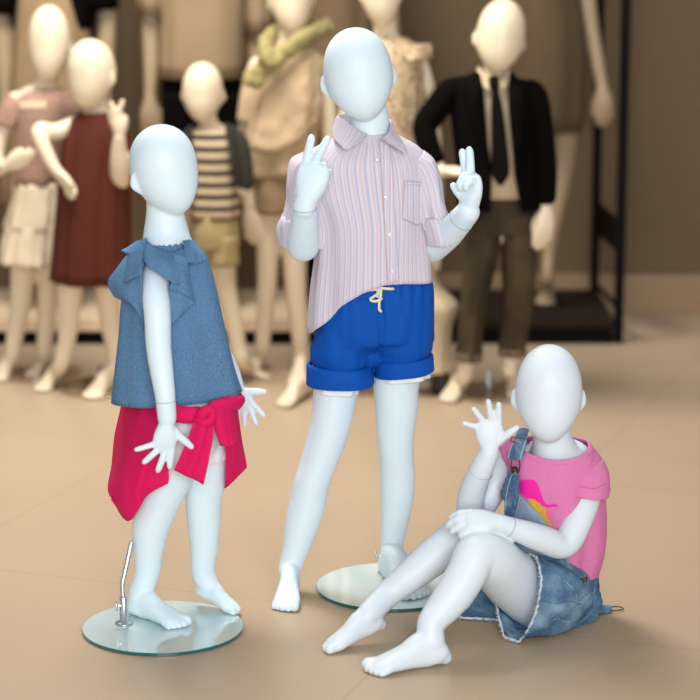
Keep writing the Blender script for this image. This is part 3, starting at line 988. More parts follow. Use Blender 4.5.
# bloomers
def b_bloom(mb):
    limb(mb, YG, [(186, 398, .02, 44, 36), (187, 420, .02, 44, 36), (188, 434, .02, 38, 32)], side=(1, 0, 0), n=36)
    limb(mb, YG, [(178, 425, 0, 31, 31), (173, 452, -.005, 28.5, 29), (170, 460, -.005, 27, 27)], n=28)
    limb(mb, YG, [(206, 425, .04, 28, 30), (208, 446, .048, 26.5, 27), (208, 450, .05, 25, 26)], n=28)
bloom = solid_cloth('white_bloomers', b_bloom, M_WHITE, girl, 0.0035, 4, seed=9, amp=0.007, sc=(16, 16, 7))
fz = lambda th, v: 0.0022 * v * math.sin(th * 22)
loft('scalloped_hem', RG([(146, 452, 200, 458, -.005, .052), (145, 464, 195, 468, -.005, .053), (145.5, 470, 189, 474, -.005, .052)], YG), M_WHITE, bloom, nseg=4, nth=110, fold=fz, thick=0.0015)
loft('scalloped_hem', RG([(185, 440, 231, 436, .05, .050), (184, 452, 233, 448, .05, .052), (184.5, 459, 232, 455, .05, .050)], YG), M_WHITE, bloom, nseg=4, nth=110, fold=fz, thick=0.0015)
# top tied round the waist
tied = empty('tied_top', (0, 0, 0), 'x', 'x')   # replaced below by its main sheet
bpy.data.objects.remove(tied)
def wr(seed, amp):
    def f(p, u, v):
        return V(0.2, -1, 0) * (amp * noise.noise(V(p.x * 30 + seed, p.y * 20, p.z * 7)) + amp * 0.4 * math.sin(u * 11 + seed + v) * (0.3 + 0.7 * v) + amp * 1.1 * (1 - abs(math.sin(u * 5.5 + seed + v * 1.3 + 0.6 * noise.noise(p * 12)))) ** 2)
    return f
tied = patch('pink_tied_top', PG([
    [(123, 404, .06), (136, 404, -.01), (150, 404, -.05), (168, 406, -.065)],
    [(117, 432, .06), (131, 435, -.05), (148, 433, -.095), (168, 430, -.105)],
    [(113, 458, .05), (124, 465, -.065), (145, 462, -.115), (168, 457, -.115)],
    [(108, 486, -.0), (119, 497, -.07), (141, 489, -.11), (168.5, 476, -.11)],
    [(111, 498, -.03), (127, 520, -.07), (144, 499, -.10), (167.5, 483, -.108)]], YG), M_PINK, girl, nu=12, nv=9, disp=wr(2, 0.013), thick=0.003, label='bright crimson pink knit sheet hanging at the hip')
patch('back_drape', PG([
    [(122, 404, .06), (160, 400, .13), (205, 398, .13), (235, 400, .06)],
    [(115, 435, .07), (160, 442, .14), (205, 442, .14), (240, 436, .06)],
    [(112, 461, .05), (160, 478, .12), (186, 489, .11), (205, 478, .12), (245, 466, .06)][:1] + [(160, 478, .12), (205, 484, .12), (245, 466, .06)]], YG), M_PINK, tied, nu=12, nv=9, disp=wr(5, 0.006), thick=0.003)
patch('side_drape', PG([
    [(220, 402, -.04), (231, 400, -.01), (236, 400, .06)],
    [(225, 438, -.02), (236, 434, .01), (241, 438, .06)],
    [(226, 468, .0), (237, 465, .03), (246, 464, .06)],
    [(224.5, 488, .02), (233, 481, .04), (245, 469, .06)]], YG), M_PINK, tied, nu=10, nv=8, disp=wr(7, 0.004), thick=0.003)
mb = MB()
limb(mb, YG, [(160, 407, -.085, 5, 9), (178, 414, -.10, 5, 9), (196, 415, -.103, 5, 8), (204, 415, -.103, 5.5, 7), (216, 409, -.092, 6.5, 9), (230, 404, -.05, 8, 9), (236, 402, .0, 8, 10)], side=(0, 1, 0), n=16)
crumple(mb.obj('waist_band', M_PINK, tied), .003, 60)
patch('sleeve_tail', PG([
    [(196, 413, -.105), (203, 414, -.112), (211, 417, -.105)],
    [(190, 432, -.115), (201, 436, -.128), (213, 434, -.115)],
    [(182, 452, -.12), (197, 457, -.13), (209, 458, -.12)],
    [(174, 470, -.12), (189, 477, -.126), (203, 484, -.12)]], YG), M_PINK, tied, nu=10, nv=7, disp=wr(9, 0.004), thick=0.004)
patch('sleeve_tail', PG([
    [(209, 409, -.105), (220, 407, -.10), (231, 405, -.06)],
    [(214, 427, -.11), (225, 426, -.108), (236, 422, -.06)],
    [(221, 445, -.11), (230, 447, -.11), (239, 441, -.07)]], YG), M_PINK, tied, nu=10, nv=7, disp=wr(11, 0.004), thick=0.005)
mb = MB()
limb(mb, YG, [(198, 420, -.108, 4.5), (203, 413, -.120, 6), (210, 411, -.115, 6), (211, 419, -.115, 5.5), (204, 423, -.12, 5), (198, 419, -.112, 4.5)], n=14)
crumple(mb.obj('knot', M_PINK, tied), .002, 90)

# ---------------------------------------------------------------- glass floor stands
m, nt, b = new_mat('glass_reflection_tint')
b.inputs['Base Color'].default_value = lin((200, 222, 222)); b.inputs['Roughness'].default_value = 0.1  # pale teal base colour stands in for white figures reflected in the glass
b.inputs['Metallic'].default_value = 0.0; b.inputs['Coat Weight'].default_value = 1.0; b.inputs['Coat Roughness'].default_value = 0.03
M_GLASS = m
M_EDGE = plain('dark_teal_glass_edge', (14, 92, 88), rough=0.15, coat=1.0)
def stand(cx, cy, rpx, label, flange, post, bend, tip, screw):
    c = G(cx, cy, 0.0)
    r = M(rpx, c)
    e = empty('display_stand', c, label, 'stand')
    mb = MB(); lathe(mb, c + V(0, 0, 0.0079), [(0, 0), (r - 0.0006, 0), (0, 0.0002)][:1] + [(0, -0.0005), (r - 0.001, -0.0005), (r - 0.001, 0), (0, 0)], 96)
    g = mb.obj('glass_disc', M_GLASS, e, smooth=False)
    mb = MB(); lathe(mb, c, [(r - 0.004, 0.0005), (r - 0.0008, 0.0005), (r, 0.0013), (r, 0.0066), (r - 0.001, 0.0075), (r - 0.004, 0.0075)], 96)
    mb.obj('polished_edge', M_EDGE, g, smooth=False)
    f = G(flange[0], flange[1], 0.008)
    mb = MB(); lathe(mb, f, [(0, 0), (0.019, 0), (0.019, 0.003), (0.016, 0.0055), (0.009, 0.007), (0.0085, 0.06), (0.0075, 0.0615), (0, 0.0615)], 32)
    mb.obj('flange', M_STEEL, e)
    a = P(post[0], post[1], f.y); b_ = P(bend[0], bend[1], f.y + 0.004); t = P(tip[0], tip[1], f.y + tip[2])
    mb = MB(); tube(mb, [f + V(0, 0, 0.05), a, b_, b_ + (t - b_) * 0.12, b_ + (t - b_) * 0.9, t], [(0.0055, 0.0055)] * 4 + [(0.0055, 0.004), (0.003, 0.002)], side=(1, 0.3, 0), n=20, steps=4)
    mb.obj('calf_rod', M_STEEL, e)
    s = P(screw[0], screw[1], f.y - 0.006)
    mb = MB(); tube(mb, [s + V(0.008, 0.002, 0), s + V(-0.004, 0, 0)], [0.003, 0.003], n=10, steps=1)
    tube(mb, [s + V(-0.006, 0, -0.009), s + V(-0.005, -0.002, 0), s + V(-0.009, 0, 0.009)], [(0.0025, 0.005), (0.003, 0.006), (0.0025, 0.005)], side=(1, 0, 0), n=12, steps=4)
    mb.obj('thumb_screw', M_STEEL, e)
    return e
stand(163, 629.5, 80.5, 'round glass floor stand with steel rod under the girl in the blue blouse', (124, 624), (123, 596), (122.5, 583), (132, 541, 0.03), (119.5, 606))
stand(391.5, 588.5, 75.5, 'round glass floor stand behind the sitting mannequin, under the boy in shorts', (386, 573), (385, 556), (385, 549), (388, 520, -0.02), (379.5, 556))
# ---------------------------------------------------------------- seated girl: clothes
M_TEE = weave('bubblegum_pink_jersey', (206, 110, 162), (219, 132, 177), scale=1500, rough=0.85, bump=0.1)
M_TEED = plain('pink_seam_thread', (196, 92, 142), rough=0.9)
M_MAG = plain('magenta_print', (238, 16, 160), rough=0.6)
M_YEL = plain('mustard_glitter_print', (208, 160, 36), rough=0.6, var=0.15, scale=200)
M_ROSE = plain('rose_print', (242, 100, 150), rough=0.6)
M_DEN = weave('washed_blue_denim', (54, 86, 116), (92, 124, 152), scale=800, blotch=(140, 166, 186), bscale=16, rough=0.9, bump=0.35)
M_DENG = weave('grey_blue_denim', (112, 134, 154), (142, 160, 176), scale=900, blotch=(150, 166, 180), bscale=20, rough=0.9, bump=0.3)
M_DEND = weave('dark_blue_denim', (40, 66, 100), (70, 100, 132), scale=800, blotch=(110, 140, 166), bscale=30, rough=0.9, bump=0.35, amt=0.7)
M_STRAP = weave('strap_denim', (58, 90, 122), (92, 124, 152), scale=800, blotch=(138, 164, 184), bscale=40, rough=0.9, bump=0.35)
M_FRAY = weave('frayed_cotton_threads', (176, 192, 206), (222, 230, 236), scale=1200, bump=0.6)
M_BRASS = plain('antique_brass', (96, 70, 48), rough=0.35, metal=0.9)
M_THR = plain('pale_denim_thread', (160, 180, 196), rough=0.9)
def RA(rings):
    return [(P(a, b, Y), P(c, d, Y), hd) for (a, b, c, d, Y, hd) in rings]
ft = fold_fn(31, 0.0008, 0.005, (3, 5, 8), wob=0.9)
nk = lambda th: 0.19 * max(0.0, -math.sin(th)) ** 1.4
tee = loft('pink_tshirt', RA([(521, 441, 588, 442, 4.82, .052), (513.5, 449, 596, 450, 4.82, .066), (508, 462, 604, 464, 4.83, .078), (508, 488, 605, 490, 4.84, .088),
    (509, 518, 606, 519, 4.85, .09), (512, 550, 603, 551, 4.86, .09), (514, 585, 594, 583, 4.87, .088)]), M_TEE, sit, nseg=8, nth=110, fold=ft, D=(0, 1, 0.02), vmin=nk, thick=0.002, e=2.2)
loft('ribbed_neckband', RA([(521, 441, 588, 442, 4.82, .052), (513.5, 449, 596, 450, 4.82, .066), (508, 462, 604, 464, 4.83, .078)]), M_TEE, tee, nseg=8, nth=110, D=(0, 1, 0.02), fold=lambda th, v: 0.0022, vmin=lambda th: 3 * nk(th) - 0.01, vmax=lambda th: 3 * nk(th) + 0.13 + 0.02 * max(0, -math.sin(th)), thick=0.003, e=2.2)
fs2 = fold_fn(33, 0.0008, 0.002, (3, 6), wob=0.8)
sl = loft('sleeve', RA([(562, 462, 603, 458, 4.82, .042), (564, 474, 609, 472, 4.81, .050), (567, 484, 610, 487, 4.80, .051), (569, 489, 608.5, 493, 4.795, .049)]), M_TEE, tee, nseg=6, nth=60, fold=fs2, thick=0.002)
loft('sleeve_turn_up', RA([(569, 480, 607, 484, 4.80, .049), (567.5, 481, 609.5, 485, 4.80, .053), (567.5, 490, 609, 494, 4.795, .053), (570, 491, 606, 495, 4.795, .047)]), M_TEE, tee, nseg=4, nth=60, fold=fs2, thick=0.003)
sl_b = loft('sleeve', RA([(519, 436, 531, 474, 4.87, .044), (509, 441, 522, 475, 4.88, .046), (499, 449, 512, 474, 4.89, .044)]), M_TEE, tee, nseg=5, nth=50, fold=fs2, thick=0.002)
S_T = Surf([tee])
sticker('print', S_T, [(520, 480.5), (525.7, 479.4), (535, 480), (538.6, 485.4), (541, 492), (543, 499), (545.5, 503.5), (549, 505), (553, 503.6), (557, 504.4), (559, 507), (555, 506.4), (549, 507.5), (543, 506), (534, 500), (527.4, 499), (520, 492)], M_MAG, tee, off=0.0012, res=0.7, label='magenta hat shape printed on the chest')
sticker('print', S_T, [(527, 498.5), (534, 499), (541, 504), (545, 511), (549, 519), (554, 528), (552, 532), (541, 517), (532, 506)], M_YEL, tee, off=0.0016, res=0.7, label='mustard yellow band printed on the chest')
def flower(cx, cy, r):
    return [(cx + r * (1 + 0.28 * math.cos(5 * a)) * math.cos(a), cy + r * (1 + 0.28 * math.cos(5 * a)) * math.sin(a)) for a in [2 * math.pi * i / 40 for i in range(40)]]
sticker('print', S_T, flower(543.5, 510.5, 2.6), M_YEL, tee, off=0.0022, res=0.4)
sticker('print', S_T, flower(549, 513.5, 3.1), M_ROSE, tee, off=0.0022, res=0.4, label='small rose pink flowers printed on the chest')
sticker('print', S_T, flower(551.2, 520.5, 1.9), M_ROSE, tee, off=0.0022, res=0.4)
seam('seam', S_T, [(590, 446), (594, 456), (590, 466)], M_TEED, tee, r=0.0006, off=0.0004)

# dungarees
def b_seat(mb):
    limb(mb, 0, [(556, 575, 4.87, 40, 33), (556, 590, 4.865, 42, 38), (556, 606, 4.86, 40, 40)], side=(1, 0, 0), n=36)
    limb(mb, 0, [(572, 602, 4.84, 28), (560, 602, 4.83, 33), (548, 600, 4.80, 34)], n=30)
    limb(mb, 0, [(545, 602, 4.90, 32), (528, 596, 4.90, 32)], n=30)
dung = solid_cloth('denim_dungarees', b_seat, M_DEN, sit, 0.0035, 5, seed=17, amp=0.014, sc=(18, 18, 22))
fw = lambda th, v: 0.0015 * math.sin(th * 7)
loft('hip_wrap', RA([(509, 553, 597, 579, 4.865, .097), (508, 563, 598, 587, 4.865, .102), (510, 586, 597, 599, 4.865, .105), (516, 606, 592, 612, 4.87, .095)]), M_DEN, dung, nseg=6, nth=90, D=(0, 1, 0.15), fold=fold_fn(41, 0.001, 0.009, (5, 9), wob=1.0), thick=0.003)
loft('waistband', RA([(508.5, 541, 598.5, 571, 4.865, .099), (507.5, 553, 599, 582, 4.865, .104)]), M_DEND, dung, nseg=4, nth=90, D=(0, 1, 0.15), thick=0.004)
def ring(pts):
    return [P(x, y, Y) for x, y, Y in pts]
def floorfix(rows):
    return [[V(p.x, p.y, max(p.z, 0.006)) for p in r] for r in rows]
hemN = ring([(536, 557, 4.725), (541, 578, 4.665), (538, 604, 4.645), (528, 630, 4.66), (511, 647, 4.685), (501, 625, 4.72), (496, 596, 4.79), (503, 574, 4.84), (514, 560, 4.82), (525, 555, 4.77)])
midN = ring([(552, 560, 4.745), (562, 580, 4.69), (566, 606, 4.68), (556, 634, 4.705), (534, 643, 4.745), (520, 628, 4.80), (514, 600, 4.86), (520, 575, 4.88), (532, 562, 4.86), (543, 556, 4.80)])
m2N = ring([(570, 563, 4.775), (584, 582, 4.745), (588, 604, 4.75), (577, 624, 4.78), (556, 632, 4.82), (538, 622, 4.86), (530, 600, 4.89), (534, 580, 4.91), (546, 564, 4.89), (558, 558, 4.84)])
hipN = ring([(582, 570, 4.82), (593, 584, 4.82), (593, 600, 4.83), (583, 614, 4.85), (566, 622, 4.87), (548, 616, 4.89), (542, 602, 4.91), (546, 585, 4.92), (556, 572, 4.91), (568, 566, 4.87)])
def wn(seed, amp):
    def f(p, u, v):
        return (V(0.5, -1, 0.5)).normalized() * (amp * noise.noise(V(p.x * 26 + seed, p.y * 26, p.z * 26)) + 0.5 * amp * noise.noise(V(p.x * 60 + seed, p.y * 60, p.z * 60)))
    return f
patch('denim_leg', floorfix([hipN, m2N, midN, hemN]), M_DEN, dung, nu=8, nv=9, closed=True, disp=wn(3, 0.017), thick=0.003)
hemF = ring([(505, 548, 4.85), (519, 562, 4.80), (514, 592, 4.79), (500, 621, 4.81), (478, 623, 4.82), (460, 621, 4.83), (470, 606, 4.88), (481, 586, 4.93), (489, 565, 4.93), (496, 552, 4.90)])
midF = ring([(530, 558, 4.87), (540, 575, 4.83), (538, 600, 4.83), (528, 619, 4.85), (512, 620, 4.88), (500, 616, 4.9), (503, 600, 4.93), (510, 583, 4.95), (514, 568, 4.95), (521, 558, 4.92)])
patch('denim_leg', floorfix([midF, [(a + b_) / 2 for a, b_ in zip(midF, hemF)], hemF]), M_DEN, dung, nu=8, nv=8, closed=True, disp=wn(8, 0.004), thick=0.003)
def fray(name, rg, seed):
    rnd = random.Random(seed)
    A = cr_closed([list(p) for p in rg], 10); mb = MB()
    c = sum((Vector(p) for p in rg), Vector()) / len(rg)
    pts = [Vector(a) for a in A]; pts = [V(p.x, p.y, max(p.z, 0.006)) for p in pts]
    pts2 = [p + V(rnd.uniform(-1, 1), rnd.uniform(-1, 1), rnd.uniform(-0.5, 1)) * 0.0012 for p in pts]
    tube(mb, pts2 + [pts2[0]], [0.0020 + rnd.uniform(-0.0008, 0.0010) for _ in pts2] + [0.002], n=8, steps=2)
    return mb, pts, rnd, c
for nm, rg, ax in (('frayed_hem', hemN, V(-0.6, -0.5, -0.2)), ('frayed_hem', hemF, V(-0.6, -0.2, -0.2))):
    mb, pts, rnd, c = fray(nm, rg, 5)
    for i in range(len(pts)):
        for k in range(3):
            t = rnd.random(); p = pts[i] * (1 - t) + pts[(i + 1) % len(pts)] * t
            d = (ax + V(rnd.uniform(-.6, .6), rnd.uniform(-.6, .6), rnd.uniform(-.6, .6))).normalized() * rnd.uniform(0.004, 0.008)
            q = p + d; q.z = max(q.z, 0.002)
            tube(mb, [p, q], [0.0007, 0.0004], n=4, steps=1)
    mb.obj(nm, M_FRAY, dung, label='pale frayed cut-off edge')
# bib half unfastened, lying over the tee
S_T2 = Surf([tee, sl, sl_b])
bib = patch('bib', SG(S_T, [
    [(515, 500, 4.8), (520, 494, 4.8), (523, 496, 4.8), (527, 500, 4.8)],
    [(509, 518, 4.8), (518, 514, 4.8), (530, 510, 4.8), (541, 515, 4.8)],
    [(509, 534, 4.8), (522, 532, 4.8), (538, 530, 4.8), (555, 532, 4.8)],
    [(511, 548, 4.8), (530, 548, 4.8), (550, 551, 4.8), (566, 556, 4.8)],
    [(514, 562, 4.8), (534, 567, 4.8), (556, 572, 4.8), (574, 574, 4.8)]], 0.006, 4.78), M_DENG, dung, nu=8, nv=8, thick=0.003, label='grey blue bib half unfastened')
def strap(rows, name='shoulder_strap', off=0.008, mat=None, thick=0.004, disp=None):
    return patch(name, SG(S_T2, rows, off, 4.8), mat or M_DEND, dung, nu=6, nv=6, thick=thick, disp=disp)
st1 = patch('shoulder_strap', [[P(x, y, Y) for x, y, Y in r] for r in (
    [(519, 430, 4.86), (524, 429, 4.86), (529, 430.5, 4.86)],
    [(518, 432, 4.82), (523, 431.5, 4.815), (528, 433, 4.81)],
    [(514.5, 440, 4.785), (520, 440.5, 4.775), (526.5, 442, 4.768)],
    [(511, 450, 4.785), (517, 451, 4.77), (523.5, 452, 4.76)],
    [(508.5, 458.5, 4.785), (515, 459.5, 4.77), (521.5, 460, 4.758)])], M_STRAP, dung, nu=6, nv=6, thick=0.005)
ru = lambda p, u, v: V(0, -1, 0) * (0.0022 * math.sin(v * 40) + 0.002 * noise.noise(p * 60))
st2 = patch('shoulder_strap', SG(S_T2, [
    [(513, 472, 4.8), (516.5, 470, 4.8), (520, 471, 4.8)],
    [(509.5, 482, 4.8), (515, 482, 4.8), (522, 482, 4.8)],
    [(507, 494, 4.8), (513, 495, 4.8), (521.5, 496, 4.8)],
    [(505.5, 506, 4.8), (511, 507, 4.8), (519, 508, 4.8)],
    [(505, 520, 4.8), (510, 521, 4.8), (515, 521, 4.8)]], 0.012, 4.795), M_STRAP, dung, nu=6, nv=10, thick=0.005, disp=ru)
S_ST = Surf([st1, st2, bib])
for sp in ([(514.5, 442), (511, 451), (509.5, 458)], [(527, 438), (525, 445), (522.5, 453), (521, 459.5)],
           [(513.6, 473), (510.3, 482), (507.8, 494), (506.3, 506), (505.8, 518)], [(519.6, 473), (521.3, 482), (520.8, 496), (518.3, 508), (514.5, 519)]):
    seam('pale_piping', S_ST, sp, M_THR, dung, r=0.0011, off=0.003, n=6)
def wire(name, pts, r, mat=M_BRASS):
    mb = MB(); tube(mb, pts, [r] * len(pts), n=10, steps=3); return mb.obj(name, mat, dung)
hh = [S_ST.hit(x, y, 0.006)[0] or P(x, y, 4.77) for x, y in ((513.5, 437.5), (525.5, 439.5), (524.5, 444.5), (512, 442.5))]
hh = [P(x, y, hh[1].y - 0.004) for x, y in ((512, 437), (528, 439.5), (527.5, 444), (511.5, 441.5), (512, 437))]
wire('buckle', hh, 0.0013)
cb = S_T.hit(516, 466, 0.008)[0]
wire('strap_hook', [P(511.5, 460.5, cb.y - 0.012), P(511, 467, cb.y - 0.012), P(513, 474, cb.y - 0.012), P(518, 473, cb.y - 0.012), P(520, 466, cb.y - 0.012), P(519.5, 460.5, cb.y - 0.012)], 0.0012)
mb = MB(); lathe(mb, P(514.5, 470, cb.y - 0.010), [(0, 0.004), (0.006, 0.003), (0.008, 0.0), (0.006, -0.002), (0, -0.002)], 20, ax=(0, -1, 0.2)); mb.obj('button', M_BRASS, dung)
# side opening and loose strap lying on the floor
bpy.context.view_layer.update()
S_D = Surf([o for o in dung.children if o.name.startswith(('denim_leg', 'hip_wrap', 'waistband'))])
seam('stitching', S_D, [(540, 600), (556, 603), (570, 601), (580, 604), (590, 598)], M_DEND, dung, r=0.0011, off=0.001)
seam('stitching', S_D, [(551, 572), (563, 580), (574, 590), (577, 601)], M_THR, dung, r=0.0007, off=0.001)
seam('stitching', S_D, [(578, 601), (588, 592), (594, 580)], M_DEND, dung, r=0.0012, off=0.001)
seam('stitching', S_D, [(545, 628), (556, 618), (566, 622), (578, 618)], M_THR, dung, r=0.0007, off=0.001)
for bx, by in ((582, 581), (585, 579)):
    h, n = S_D.hit(bx, by, 0.002)
    if h is not None:
        mb = MB(); lathe(mb, h, [(0, 0.003), (0.005, 0.0025), (0.006, 0.0), (0, -0.001)], 18, ax=n); mb.obj('button', M_BRASS, dung)
patch('loose_strap', [
    [G(588, 612, 0.03), G(590, 604, 0.035)], [G(597, 613, 0.014), G(598, 605, 0.018)], [G(603, 613, 0.005), G(604, 606, 0.006)], [G(611, 611, 0.005), G(611, 606, 0.006)]], M_DEN, dung, nu=4, nv=5, thick=0.005, disp=wn(4, 0.004))
wire('strap_clip', [G(610, 608, 0.006), G(614, 606.5, 0.006), G(622, 607.5, 0.004), G(622.5, 609.5, 0.004), G(615, 611, 0.005), G(611, 610, 0.005)], 0.0013)

S_SL = Surf([sl])
seam('seam', S_SL, [(569, 481), (580, 488), (592, 489), (606, 484)], M_TEED, tee, r=0.0007, off=0.0006)
# ================================================================ rear group of mannequins
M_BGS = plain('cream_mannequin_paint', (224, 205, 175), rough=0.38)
M_BGD = plain('shaded_mannequin_paint', (160, 138, 108), rough=0.5)  # cream mannequins darkened in colour for the dimmer light on the plinth
M_DISC2 = plain('brown_tinted_glass', (150, 126, 96), rough=0.1, coat=0.6)
def bgman(Y, label, cat='mannequin'):
    return empty('mannequin', (0, Y, 0), label, cat)
def body_done(mb, par, mat=M_BGS, vox=0.0055):
    return skin_body(mb, 'body', mat, par, vox, smooth=2, extra=5)
def H(mb, Y, cx, cy, w, h, **k):
    c = P(cx, cy, Y); head(mb, c, M(h, c), M(w, c), **k)
def bloft(name, rings, Y, mat, par, seed=1, a0=.001, a1=.006, waves=(3, 5, 9), nth=64, **k):
    k.setdefault('e', 2.2); k.setdefault('thick', 0.003)
    return loft(name, RG(rings, Y), mat, par, nseg=5, nth=nth, fold=fold_fn(seed, a0, a1, waves), **k)
def bhand(mb, Y, W, T, t, s, L=0.14, fingers=None, **k):
    w = P(*W[:2], Y + W[2]); d = P(*T[:2], Y + T[2]) - w
    f = fingers or [(6, (15, 15, 10)), (1, (18, 15, 10)), (-4, (20, 15, 10)), (-9, (22, 15, 10))]
    hand(mb, w, d, t, s, L, f, thumb=k.get('thumb', (28, 15, 10)), pw=0.9, fr=1.15)
def bdisc(cx, cy, r, label, flange):
    c = G(cx, cy); rr = M(r, c)
    e = empty('display_stand', c, label, 'stand')
    mb = MB(); lathe(mb, c, [(0, 0.0002), (rr - 0.001, 0.0002), (rr, 0.001), (rr, 0.007), (rr - 0.001, 0.008), (0, 0.008)], 64)
    mb.obj('glass_disc', M_DISC2, e, smooth=False)
    f = G(flange[0], flange[1], 0.008)
    mb = MB(); lathe(mb, f, [(0, 0), (0.018, 0), (0.018, 0.004), (0.008, 0.006), (0.007, 0.05), (0, 0.05)], 24)
    mb.obj('support_rod', M_STEEL, e)
    return e
M_JACK = plain('black_suit_wool', (10, 8, 6), rough=0.95, bump=0.1, spec=0.05)
M_OFFW = plain('cream_shirt_cotton', (196, 172, 138), rough=0.85)
M_TIE = plain('black_tie_silk', (14, 10, 8), rough=0.8, spec=0.1)
M_TROU = weave('faded_dark_denim', (50, 40, 28), (64, 52, 36), scale=400, blotch=(92, 76, 54), bscale=6)

# ---- boy in the dark suit
Y = 6.88
m1 = bgman(Y, 'child mannequin in black suit jacket, tie and faded dark trousers, hand on hip')
mb = MB()
H(mb, Y, 500.5, 36, 49, 74, yaw=4, pitch=2, roll=8)
limb(mb, Y, [(496, 60, .01, 12), (494, 80, .015, 12), (494, 92, .02, 15), (494, 105, .02, 30, 20), (497, 150, .02, 32, 22), (499, 200, .02, 33, 23), (500, 225, .02, 28, 20)], side=(1, 0, 0))
leg(mb, Y, [(485, 215, .01, 16), (479, 270, 0, 13), (470, 330, 0, 10), (466, 362, 0, 8.5), (464, 378, 0, 7.5)], (462, 392), (446, 404), 1)
leg(mb, Y, [(514, 215, .01, 16), (517, 270, .01, 13), (513, 330, .01, 10), (510, 362, .01, 8.5), (510, 372, .01, 7.5)], (511, 386), (519, 400), -1)
limb(mb, Y, [(455, 90, .02, 9), (430, 118, .0, 9), (423, 128, -.01, 9), (432, 152, -.04, 8), (440, 170, -.06, 6.5)])
bhand(mb, Y, (441, 172, -.07), (462, 170, -.10), (0, -1, .3), 1, 0.13)
limb(mb, Y, [(530, 90, .02, 9), (538, 130, .0, 9), (545, 170, -.02, 8), (546, 200, -.03, 7)])
bhand(mb, Y, (546, 206, -.03), (544, 236, -.05), (-1, -.3, 0), 1, 0.15)
body_done(mb, m1)
tr = bloft('trousers', [(472, 186, 529, 186, .02, .07), (469, 205, 533, 205, .02, .078), (467, 232, 536, 232, .015, .082)], Y, M_TROU, m1, 51)
bloft('trouser_leg', [(467, 214, 503, 216, .01, .075), (466, 240, 501, 240, .01, .073), (462, 280, 492, 280, 0, .065), (458, 325, 484, 325, 0, .056), (455, 357, 481, 358, 0, .052)], Y, M_TROU, tr, 52)
bloft('trouser_leg', [(499, 216, 534, 214, .01, .075), (501, 240, 537, 240, .01, .073), (503, 280, 535, 280, .01, .065), (501, 325, 529, 325, .01, .056), (499, 352, 524, 353, .01, .052)], Y, M_TROU, tr, 53)
for r in ([(454, 350, 482, 352, 0, .055), (454, 359, 482, 360, 0, .055)], [(498, 346, 526, 347, .01, .055), (498, 354, 526, 355, .01, .055)]):
    bloft('turned_up_cuff', r, Y, plain('cuff_denim', (106, 88, 64), rough=0.9), tr, 54, a1=.002)
sh = bloft('dress_shirt', [(481, 74, 507, 76, .02, .042), (474, 86, 514, 88, .02, .055), (466, 110, 524, 112, .015, .072), (466, 150, 528, 150, .01, .076), (468, 196, 530, 196, .01, .076)], Y, M_OFFW, m1, 55, a1=.003)
patch('collar_leaf', PG([[(479, 66, .0), (485, 76, -.03), (492, 84, -.045)], [(476, 72, -.01), (481, 84, -.045), (490, 92, -.065)]], Y), M_OFFW, sh, nu=4, nv=4, thick=0.003)
patch('collar_leaf', PG([[(509, 68, .0), (504, 77, -.03), (496, 84, -.045)], [(512, 75, -.01), (507, 86, -.045), (499, 92, -.065)]], Y), M_OFFW, sh, nu=4, nv=4, thick=0.003)
mb = MB()
limb(mb, Y, [(494, 80, -.062, 5.5, 5), (494.5, 87, -.068, 5, 5), (495.5, 92, -.07, 3.6, 4), (497, 110, -.08, 6, 2), (499.5, 145, -.085, 8, 2), (500.5, 172, -.085, 9, 2), (500.5, 184, -.085, 3, 1.5)], side=(1, 0, 0), n=16)
mb.obj('tie', M_TIE, m1)
def jk(side):
    # one open front panel with its lapel edge, wrapped round to the back
    return None
jv = lambda th: 1.0
JR = [(470, 74, 514, 77, .025, .060), (452, 82, 533, 85, .025, .082), (450, 108, 538, 110, .02, .095), (453, 140, 540, 140, .015, .098), (456, 170, 542, 170, .015, .10), (457, 206, 545, 208, .015, .105)]
def open_jacket():
    rows = RG(JR, Y)
    n = 6; A = cr([list((a + b_) / 2) + list((b_ - a) / 2) + [hd] for a, b_, hd in rows], n)
    # opening half-angles per level, measured from the front centre
    op = cr([[math.radians(a), math.radians(b_)] for a, b_ in ((45, 48), (28, 26), (18, 20), (13, 18), (12, 17), (16, 24))], n)
    vs = []; K = 56; k = len(A)
    for i in range(k):
        c = Vector(A[i][:3]); S = Vector(A[i][3:6]); hd = A[i][6]
        for j in range(K + 1):
            th = -math.pi / 2 + op[i][1] + (2 * math.pi - op[i][0] - op[i][1]) * j / K
            x = math.copysign(abs(math.cos(th)) ** .9, math.cos(th)); y = math.copysign(abs(math.sin(th)) ** .9, math.sin(th))
            vs.append(c + S * x + V(0, 1, 0) * (hd * y) + V(0, -1, 0) * (0.012 if j in (0, K) else 0.006 if j in (1, K - 1) else 0))
    fs = [(i * (K + 1) + j, i * (K + 1) + j + 1, (i + 1) * (K + 1) + j + 1, (i + 1) * (K + 1) + j) for i in range(k - 1) for j in range(K)]
    me = bpy.data.meshes.new('suit_jacket'); me.from_pydata(vs, [], fs); me.update()
    o = link('suit_jacket', me, M_JACK, m1); s = o.modifiers.new('s', 'SOLIDIFY'); s.thickness = .005; s.offset = 1
    return o
jac = open_jacket()
patch('lapel', PG([[(478, 66, .01), (474, 72, -.01), (466, 80, -.04)], [(482, 84, -.05), (477, 92, -.085), (469, 96, -.085)], [(485, 108, -.085), (480, 116, -.098), (470, 116, -.1)], [(488, 150, -.10), (486, 152, -.105), (484, 152, -.105)]], Y), M_JACK, jac, nu=4, nv=5, thick=.004)
patch('lapel', PG([[(510, 68, .01), (515, 75, -.01), (522, 84, -.04)], [(509, 86, -.05), (516, 94, -.085), (524, 99, -.085)], [(509, 110, -.085), (515, 118, -.098), (524, 120, -.1)], [(513, 152, -.10), (516, 154, -.105), (518, 154, -.105)]], Y), M_JACK, jac, nu=4, nv=5, thick=.004)
